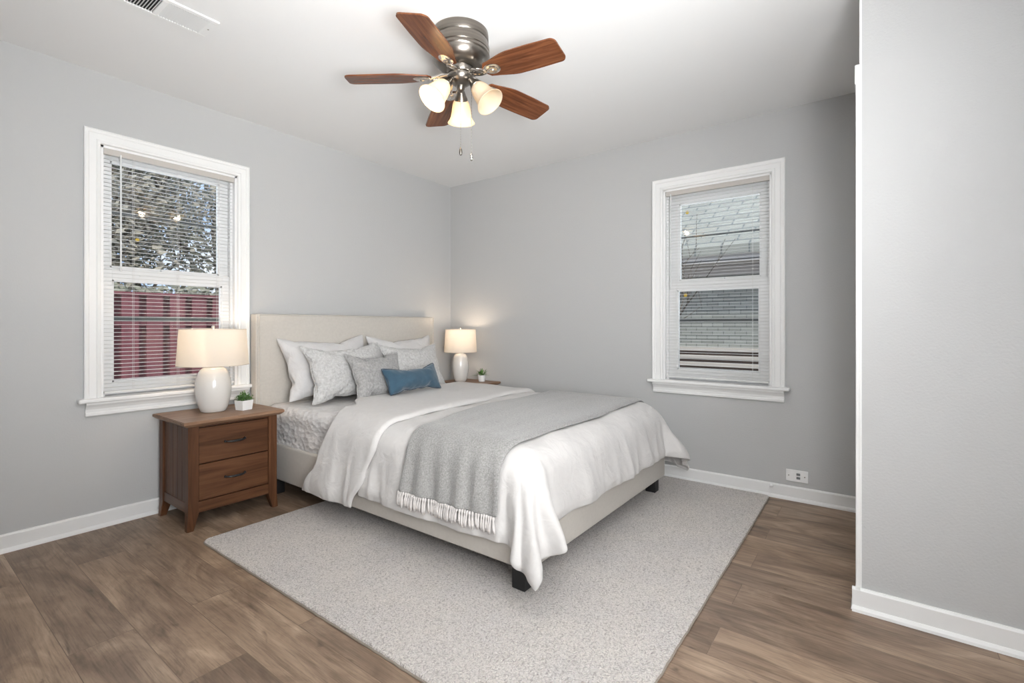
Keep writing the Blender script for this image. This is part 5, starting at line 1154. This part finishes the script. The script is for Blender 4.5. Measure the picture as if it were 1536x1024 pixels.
potted_plant('small spiky green plant in a round white pot by the corner lamp', (-.120, -.500, .580), False, 8, 1.30, False)

# ================================================================== CEILING FAN
fan = thing('ceiling_fan', 'pewter ceiling fan with five reddish wooden blades and three glass lights', 'ceiling fan', (-1.796, -1.793, H))
bm = bmesh.new()
lathe(bm, [(0, 0), (.122, 0), (.1275, -.004), (.129, -.014), (.1295, -.040), (.126, -.046), (.127, -.050), (.1325, -.070), (.134, -.090), (.131, -.094), (.1335, -.098), (.1345, -.108), (.131, -.112), (.130, -.118), (.128, -.130), (.119, -.145), (.106, -.158), (.094, -.166), (.070, -.170), (0, -.170)], 96)
hs = link('motor_housing', bm, M_PEWTER, fan, smooth='auto')
for k in range(10):   # vent slots on the lower bowl: near-black inlays painting the shade inside
    bm = bmesh.new()
    a = R(36*k+8)
    m = Matrix.Rotation(a, 4, 'Z') @ Matrix.Translation((.1105, 0, -.148)) @ Matrix.Rotation(R(42), 4, 'Y')
    bx(bm, -.0012, .0012, -.011, .011, -.0065, .0065, .001, mtx=m)
    link('vent_slot', bm, M_DARK, hs)
bm = bmesh.new(); lathe(bm, [(0, -.160), (.060, -.160), (.064, -.164), (.064, -.186), (.060, -.194), (0, -.194)], 64)
link('flywheel', bm, M_PEWTER, fan, smooth='auto')
bm = bmesh.new(); lathe(bm, [(0, -.188), (.050, -.188), (.057, -.194), (.060, -.203), (.057, -.216), (.046, -.232), (.030, -.243), (.020, -.247), (.018, -.262), (.012, -.270), (.006, -.276), (0, -.278)], 64)
hub = link('light_kit_bowl', bm, M_PEWTER, fan, smooth='auto')

def blade(az):
    e = empty('blade', (0, 0, 0), 0, fan)
    bpy.data.objects.remove(e)
    pitch = Matrix.Rotation(R(-12), 4, 'X'); T = Matrix.Rotation(R(az), 4, 'Z') @ Matrix.Translation((0, 0, -.205)) @ Matrix.Rotation(R(3), 4, 'Y') @ pitch
    Z = Matrix.Rotation(R(az), 4, 'Z')
    pts = []
    r0, r1 = .135, .520
    def hw(q): return .040+.030*sstep(0, .42, q)-.004*sstep(.6, 1, q)
    n = 22; up = []
    for k in range(n+9):
        q = k/n if k <= n-2 else (n-2)/n+(2/n)*(math.sin((k-n+2)/10*PI/2))
        x = r0+(r1-r0)*q; w = hw(q)
        if q < .06: w *= (1-(1-q/.06)**2)**.5*.6+.4
        if x > r1-.026: t = (x-(r1-.026))/.026; w = w-.026*(1-math.sqrt(max(0, 1-t*t)))
        up.append((x, w))
    poly = [(x, w) for x, w in up]+[(x+.004*(1-k/n)*0, -w) for k, (x, w) in enumerate(up[::-1])]
    bm = bmesh.new()
    A = [bm.verts.new((x, y, .003)) for x, y in poly]; B = [bm.verts.new((x, y, -.003)) for x, y in poly]
    m = len(poly)
    bm.faces.new(A); bm.faces.new(B[::-1])
    for i in range(m): bm.faces.new((A[i], B[i], B[(i+1) % m], A[(i+1) % m]))
    b = link('blade', bm, M_BLADE, fan)
    # iron: arm from the flywheel and an oval medallion below the blade
    bm = bmesh.new()
    def plate(cx, ax, ay, z0, z1, nn=28):
        a = [bm.verts.new((cx+ax*math.cos(2*PI*i/nn), ay*math.sin(2*PI*i/nn), z0)) for i in range(nn)]
        c = [bm.verts.new((cx+ax*.82*math.cos(2*PI*i/nn), ay*.78*math.sin(2*PI*i/nn), z1)) for i in range(nn)]
        for i in range(nn): bm.faces.new((a[i], a[(i+1) % nn], c[(i+1) % nn], c[i]))
        bm.faces.new(a); bm.faces.new(c[::-1])
    plate(.178, .042, .031, -.003, -.0065); plate(.178, .034, .024, -.0065, -.0105); plate(.178, .014, .010, -.0105, -.015)
    for s in (-1, 1):
        tube(bm, [(.058, s*.012, .012), (.085, s*.020, .006), (.112, s*.017, -.002), (.140, s*.010, -.007)], .0065, 8, taper=[1.2, 1, .9, .8])
    bx(bm, .128, .150, -.012, .012, -.010, -.004, .002)
    io = link('blade_iron', bm, M_NICKEL, b, smooth='auto')
    b.matrix_local = T
    return b
for k in range(5): blade(130+72*k)

def fan_light(az, power):
    t = R(39)
    out = Vector((math.cos(R(az)), math.sin(R(az)), 0))
    ax = out*math.sin(t)+Vector((0, 0, -1))*math.cos(t)
    q = Vector((0, 0, -1)).rotation_difference(ax)
    M = Matrix.Translation(out*.072+Vector((0, 0, -.250))) @ q.to_matrix().to_4x4()
    # socket (local -z is the shade axis)
    bm = bmesh.new()
    lathe(bm, [(0, .028), (.012, .026), (.018, .012), (.024, -.004), (.031, -.018), (.033, -.026), (.030, -.030), (0, -.030)], 36)
    s = link('lamp_socket', bm, M_PEWTER, fan, smooth='auto'); s.matrix_local = M
    bm = bmesh.new()
    p0 = M.inverted() @ (out*.040+Vector((0, 0, -.222)))
    tube(bm, [p0, (Vector(p0)+Vector((0, 0, .030)))/2+Vector((0, 0, .004)), (0, 0, .012)], .010, 10)
    link('arm', bm, M_PEWTER, s, smooth=True)
    bm = bmesh.new()
    pr = [(.030, -.024), (.034, -.030), (.040, -.046), (.0435, -.064), (.0465, -.084), (.051, -.104), (.058, -.120), (.066, -.131), (.067, -.133)]
    inner = [(r-.0028, z+.0004) for r, z in pr[::-1]]
    lathe(bm, pr+inner, 56)
    g = link('glass_shade', bm, M_FROST, fan, smooth=True); g.matrix_local = M
    if power > 0:
        bm = bmesh.new(); lathe(bm, [(0, -.028), (.012, -.032), (.014, -.045), (.022, -.064), (.025, -.080), (.021, -.096), (.010, -.105), (0, -.107)], 24)
        bb = link('bulb', bm, M_BULB if power > 0 else M_POT, fan, smooth=True); bb.matrix_local = M
    if power <= 0: return
    l = bpy.data.lights.new('fan_bulb_light', 'POINT'); l.energy = power; l.color = (1, .80, .56); l.shadow_soft_size = .028
    lo = bpy.data.objects.new('fan_bulb_light', l); COL.objects.link(lo); lo.parent = fan
    lo.location = M @ Vector((0, 0, -.118))
fan_light(41.7, 1.3)
fan_light(168, 1.3)
fan_light(280.7, 0)
for dx, ln, m in ((Vector((.0, .0, 0)), .25, 0), (Vector((.030, -.040, 0)), .27, 1)):
    bm = bmesh.new()
    z0 = -.276 if m == 0 else -.236
    z1 = -.535 if m == 0 else -.560
    n = 44
    tube(bm, [dx+Vector((0, 0, z0+(z1-z0)*i/n)) for i in range(n+1)], .0013, 6, taper=[1 if i % 2 else .55 for i in range(n+1)])
    c = link('pull_chain', bm, M_CHAIN, fan)
    bm = bmesh.new(); lathe(bm, [(0, z1+.006), (.003, z1+.004), (.0035, z1), (.0065, z1-.006), (.0075, z1-.018), (.006, z1-.030), (.002, z1-.034), (0, z1-.034)], 16, Matrix.Translation(dx))
    link('pendant', bm, M_PEWTER if m == 0 else M_NICKEL, c, smooth=True)

# ================================================================== OUTSIDE
def outside():
    tag(boxo('ground_1', -14, 16, .16, 26, -.75, -.70, mat('lawn', (.16, .15, .09), .95)), kind='structure')
    tag(boxo('ground_2', .16, 16, -12, .15, -.75, -.70, mat('side_yard', (.20, .18, .15), .95)), kind='structure')
    # red board fence
    M_RED = mat('red_fence_paint', (.40, .105, .125), .8)
    v = ocoord(M_RED, (1, 1, .3)); L(M_RED, ramp(M_RED, noise_tex(M_RED, v, 8, 5, .6), [(.3, (.22, .062, .072)), (.7, (.33, .11, .12))]), bsdf(M_RED).inputs['Base Color'])
    M_REDD = mat('red_fence_back', (.22, .07, .08), .85)
    f = thing('board_fence', 'weathered red board-on-board fence seen through the left window', 'fence', (-.6, 2.6, -.70))
    bm = bmesh.new(); rnd = random.Random(2)
    for k in range(33):
        x = -4.0+k*.205; h = 2.10+rnd.uniform(-.01, .01)
        bx(bm, x, x+.140, -.02, 0, .05, h)
    link('front_boards', bm, M_RED, f)
    bm = bmesh.new()
    for k in range(32):
        x = -4.0+k*.205+.1; bx(bm, x+.0, x+.145, .042, .060, .05, 2.085)
    link('rear_boards', bm, M_REDD, f)
    bm = bmesh.new()
    for z in (.35, 1.10, 1.78): bx(bm, -4.05, 2.75, .0, .042, z, z+.09)
    link('rail', bm, M_REDD, f)
    bm = bmesh.new(); bx(bm, -4.05, 2.75, -.03, .07, 2.09, 2.12)
    link('cap_rail', bm, M_RED, f)
    # trees
    M_BARK = mat('bark', (.16, .13, .105), .9)
    M_FOL = [leaf_material('dry_foliage', (.30, .26, .19), (.48, .42, .32)), leaf_material('evergreen_foliage', (.17, .17, .115), (.36, .34, .25))]
    def tree(label, x, y, h, rad, seed, leaves, mf, z0=-.70, spread=1.0, low=.25):
        t_ = thing('tree', label, 'tree', (x, y, z0), 0)
        rnd = random.Random(seed); bm = bmesh.new(); tips = []
        def grow(p, d, ln, r, lv):
            q = p; pts = [p]; n = 4
            for k in range(n):
                d = (d+Vector((rnd.uniform(-1, 1), rnd.uniform(-1, 1), rnd.uniform(-.4, .8)))*.16).normalized(); q = q+d*ln/n; pts.append(q)
            tube(bm, pts, r, 6 if lv < 2 else 4, taper=[1-.45*k/n for k in range(n+1)])
            tips.extend(pts[2:])
            if lv < 4:
                for _ in range(3 if lv < 3 else 2):
                    nd = (d+Vector((rnd.uniform(-1, 1), rnd.uniform(-1, 1), rnd.uniform(-.3, .8)))*.85*spread).normalized()
                    grow(pts[rnd.choice((2, 3, 4))], nd, ln*rnd.uniform(.58, .8), r*.55, lv+1)
        grow(Vector((0, 0, 0)), Vector((0, 0, 1)), h*.42, rad, 0)
        link('branches', bm, M_BARK, t_)
        if leaves:
            bm = bmesh.new()
            for _ in range(leaves):
                c = rnd.choice(tips)+Vector((rnd.gauss(0, 1), rnd.gauss(0, 1), rnd.gauss(0, 1)))*.34
                if c.z < h*low: continue
                a = Vector((rnd.uniform(-1, 1), rnd.uniform(-1, 1), rnd.uniform(-1, 1))).normalized(); b = a.orthogonal().normalized()
                s = rnd.uniform(.03, .075)
                vs = [bm.verts.new(c+a*s), bm.verts.new(c+b*s*.55), bm.verts.new(c-a*s), bm.verts.new(c-b*s*.55)]
                bm.faces.new(vs)
            link('foliage', bm, mf, t_)
        return t_
    tree('tall tree beyond the red fence, left in the window', -2.2, 6.0, 5.4, .11, 11, 6500, M_FOL[0], low=.1)
    tree('tall tree beyond the red fence, middle of the window', -.2, 7.4, 6.0, .12, 12, 9000, M_FOL[1], low=.1)
    tree('dry leafy tree beyond the red fence, right in the window', 1.4, 5.8, 5.4, .10, 13, 6500, M_FOL[0], low=.1)
    tree('distant tree farthest behind the fence', 2.2, 10.8, 6.5, .13, 14, 7000, M_FOL[1], low=.1)
    hg = thing('hedge', 'tall scruffy hedge growing right behind the red fence', 'hedge', (-.8, 4.3, -.70))
    rnd = random.Random(77); bm = bmesh.new()
    for _ in range(15000):
        x = rnd.uniform(-3.4, 3.2); hh = 2.35+.5*noise.noise(Vector((x*.9, 0, 4)))
        z = rnd.uniform(1.2, hh) if rnd.random() < .8 else rnd.uniform(0, 1.2)
        c = Vector((x, rnd.gauss(0, .28), z))
        a = Vector((rnd.uniform(-1, 1), rnd.uniform(-1, 1), rnd.uniform(-1, 1))).normalized(); b = a.orthogonal().normalized(); q = rnd.uniform(.035, .075)
        bm.faces.new([bm.verts.new(c+a*q), bm.verts.new(c+b*q*.55), bm.verts.new(c-a*q), bm.verts.new(c-b*q*.55)])
    link('foliage', bm, M_FOL[1], hg)
    for k in range(7):
        bm = bmesh.new(); x = -3+k*1.0
        tube(bm, [(x, 0, 0), (x+.05, .03, .8), (x-.05, 0, 1.8), (x+.04, .02, 2.6)], .03, 6, taper=[1, .8, .6, .2])
        link('stem', bm, M_BARK, hg)
    # neighbour's house through the right window
    hN = thing('neighbour_house', "grey-green shingled house with pale eave seen through the right window", 'house', (4.9, -1.0, -.70))
    M_SH = mat('shingle_siding', (.30, .33, .31), .85)
    tc = N(M_SH, 'TexCoord'); sp = N(M_SH, 'SeparateXYZ'); L(M_SH, tc.outputs['Object'], sp.inputs[0]); cb = N(M_SH, 'CombineXYZ'); L(M_SH, sp.outputs['Y'], cb.inputs['X']); L(M_SH, sp.outputs['Z'], cb.inputs['Y'])
    br = N(M_SH, 'TexBrick'); L(M_SH, cb.outputs[0], br.inputs['Vector'])
    for k, v2 in {'Scale': 1, 'Brick Width': .13, 'Row Height': .052, 'Mortar Size': .006, 'Mortar Smooth': .4}.items(): br.inputs[k].default_value = v2
    br.inputs['Color1'].default_value = (.30, .30, .26, 1); br.inputs['Color2'].default_value = (.42, .42, .37, 1); br.inputs['Mortar'].default_value = (.20, .20, .18, 1)
    L(M_SH, br.outputs['Color'], bsdf(M_SH).inputs['Base Color'])
    boxo('wall', -2.0, 2.5, -6, 6, 0, 2.62, M_SH, hN)
    bm = bmesh.new()
    for z in (1.18, 1.275, 1.37, 1.465): bx(bm, -2.05, -1.99, -6, 6, z, z+.045, .004)
    link('sill_boards', bm, mat('cream_boards', (.66, .58, .50), .7), hN)
    boxo('skirt_panel', -2.02, -1.99, -6, 6, 1.0, 1.49, mat('brown_boards', (.10, .065, .05), .8), hN)
    bm = bmesh.new()
    bx(bm, -2.30, -2.26, -6.2, 6.2, 2.54, 2.74, .01); bx(bm, -2.30, -1.98, -6.2, 6.2, 2.53, 2.56); bx(bm, -2.02, -1.96, -6, 6, 2.40, 2.53, .01)
    link('eave', bm, mat('eave_paint', (.62, .56, .52), .6), hN)
    M_RF = mat('roof_shingle', (.30, .32, .30), .9)
    tc = N(M_RF, 'TexCoord'); sp = N(M_RF, 'SeparateXYZ'); L(M_RF, tc.outputs['Object'], sp.inputs[0]); cb = N(M_RF, 'CombineXYZ'); L(M_RF, sp.outputs['Y'], cb.inputs['X']); L(M_RF, sp.outputs['X'], cb.inputs['Y'])
    br = N(M_RF, 'TexBrick'); L(M_RF, cb.outputs[0], br.inputs['Vector'])
    for k, v2 in {'Scale': 1, 'Brick Width': .30, 'Row Height': .14, 'Mortar Size': .01}.items(): br.inputs[k].default_value = v2
    br.inputs['Color1'].default_value = (.35, .34, .29, 1); br.inputs['Color2'].default_value = (.42, .41, .35, 1); br.inputs['Mortar'].default_value = (.18, .19, .18, 1)
    L(M_RF, br.outputs['Color'], bsdf(M_RF).inputs['Base Color'])
    bm = bmesh.new(); prism(bm, [(-2.34, 2.72), (2.6, 5.9), (2.6, 5.8), (-2.34, 2.62)], -6.2, 6.2, 'y')
    link('roof', bm, M_RF, hN)
    tree('bare twiggy shrub in front of the neighbouring house', 1.30, -1.6, 3.1, .035, 31, 0, None, spread=1.0)
outside()
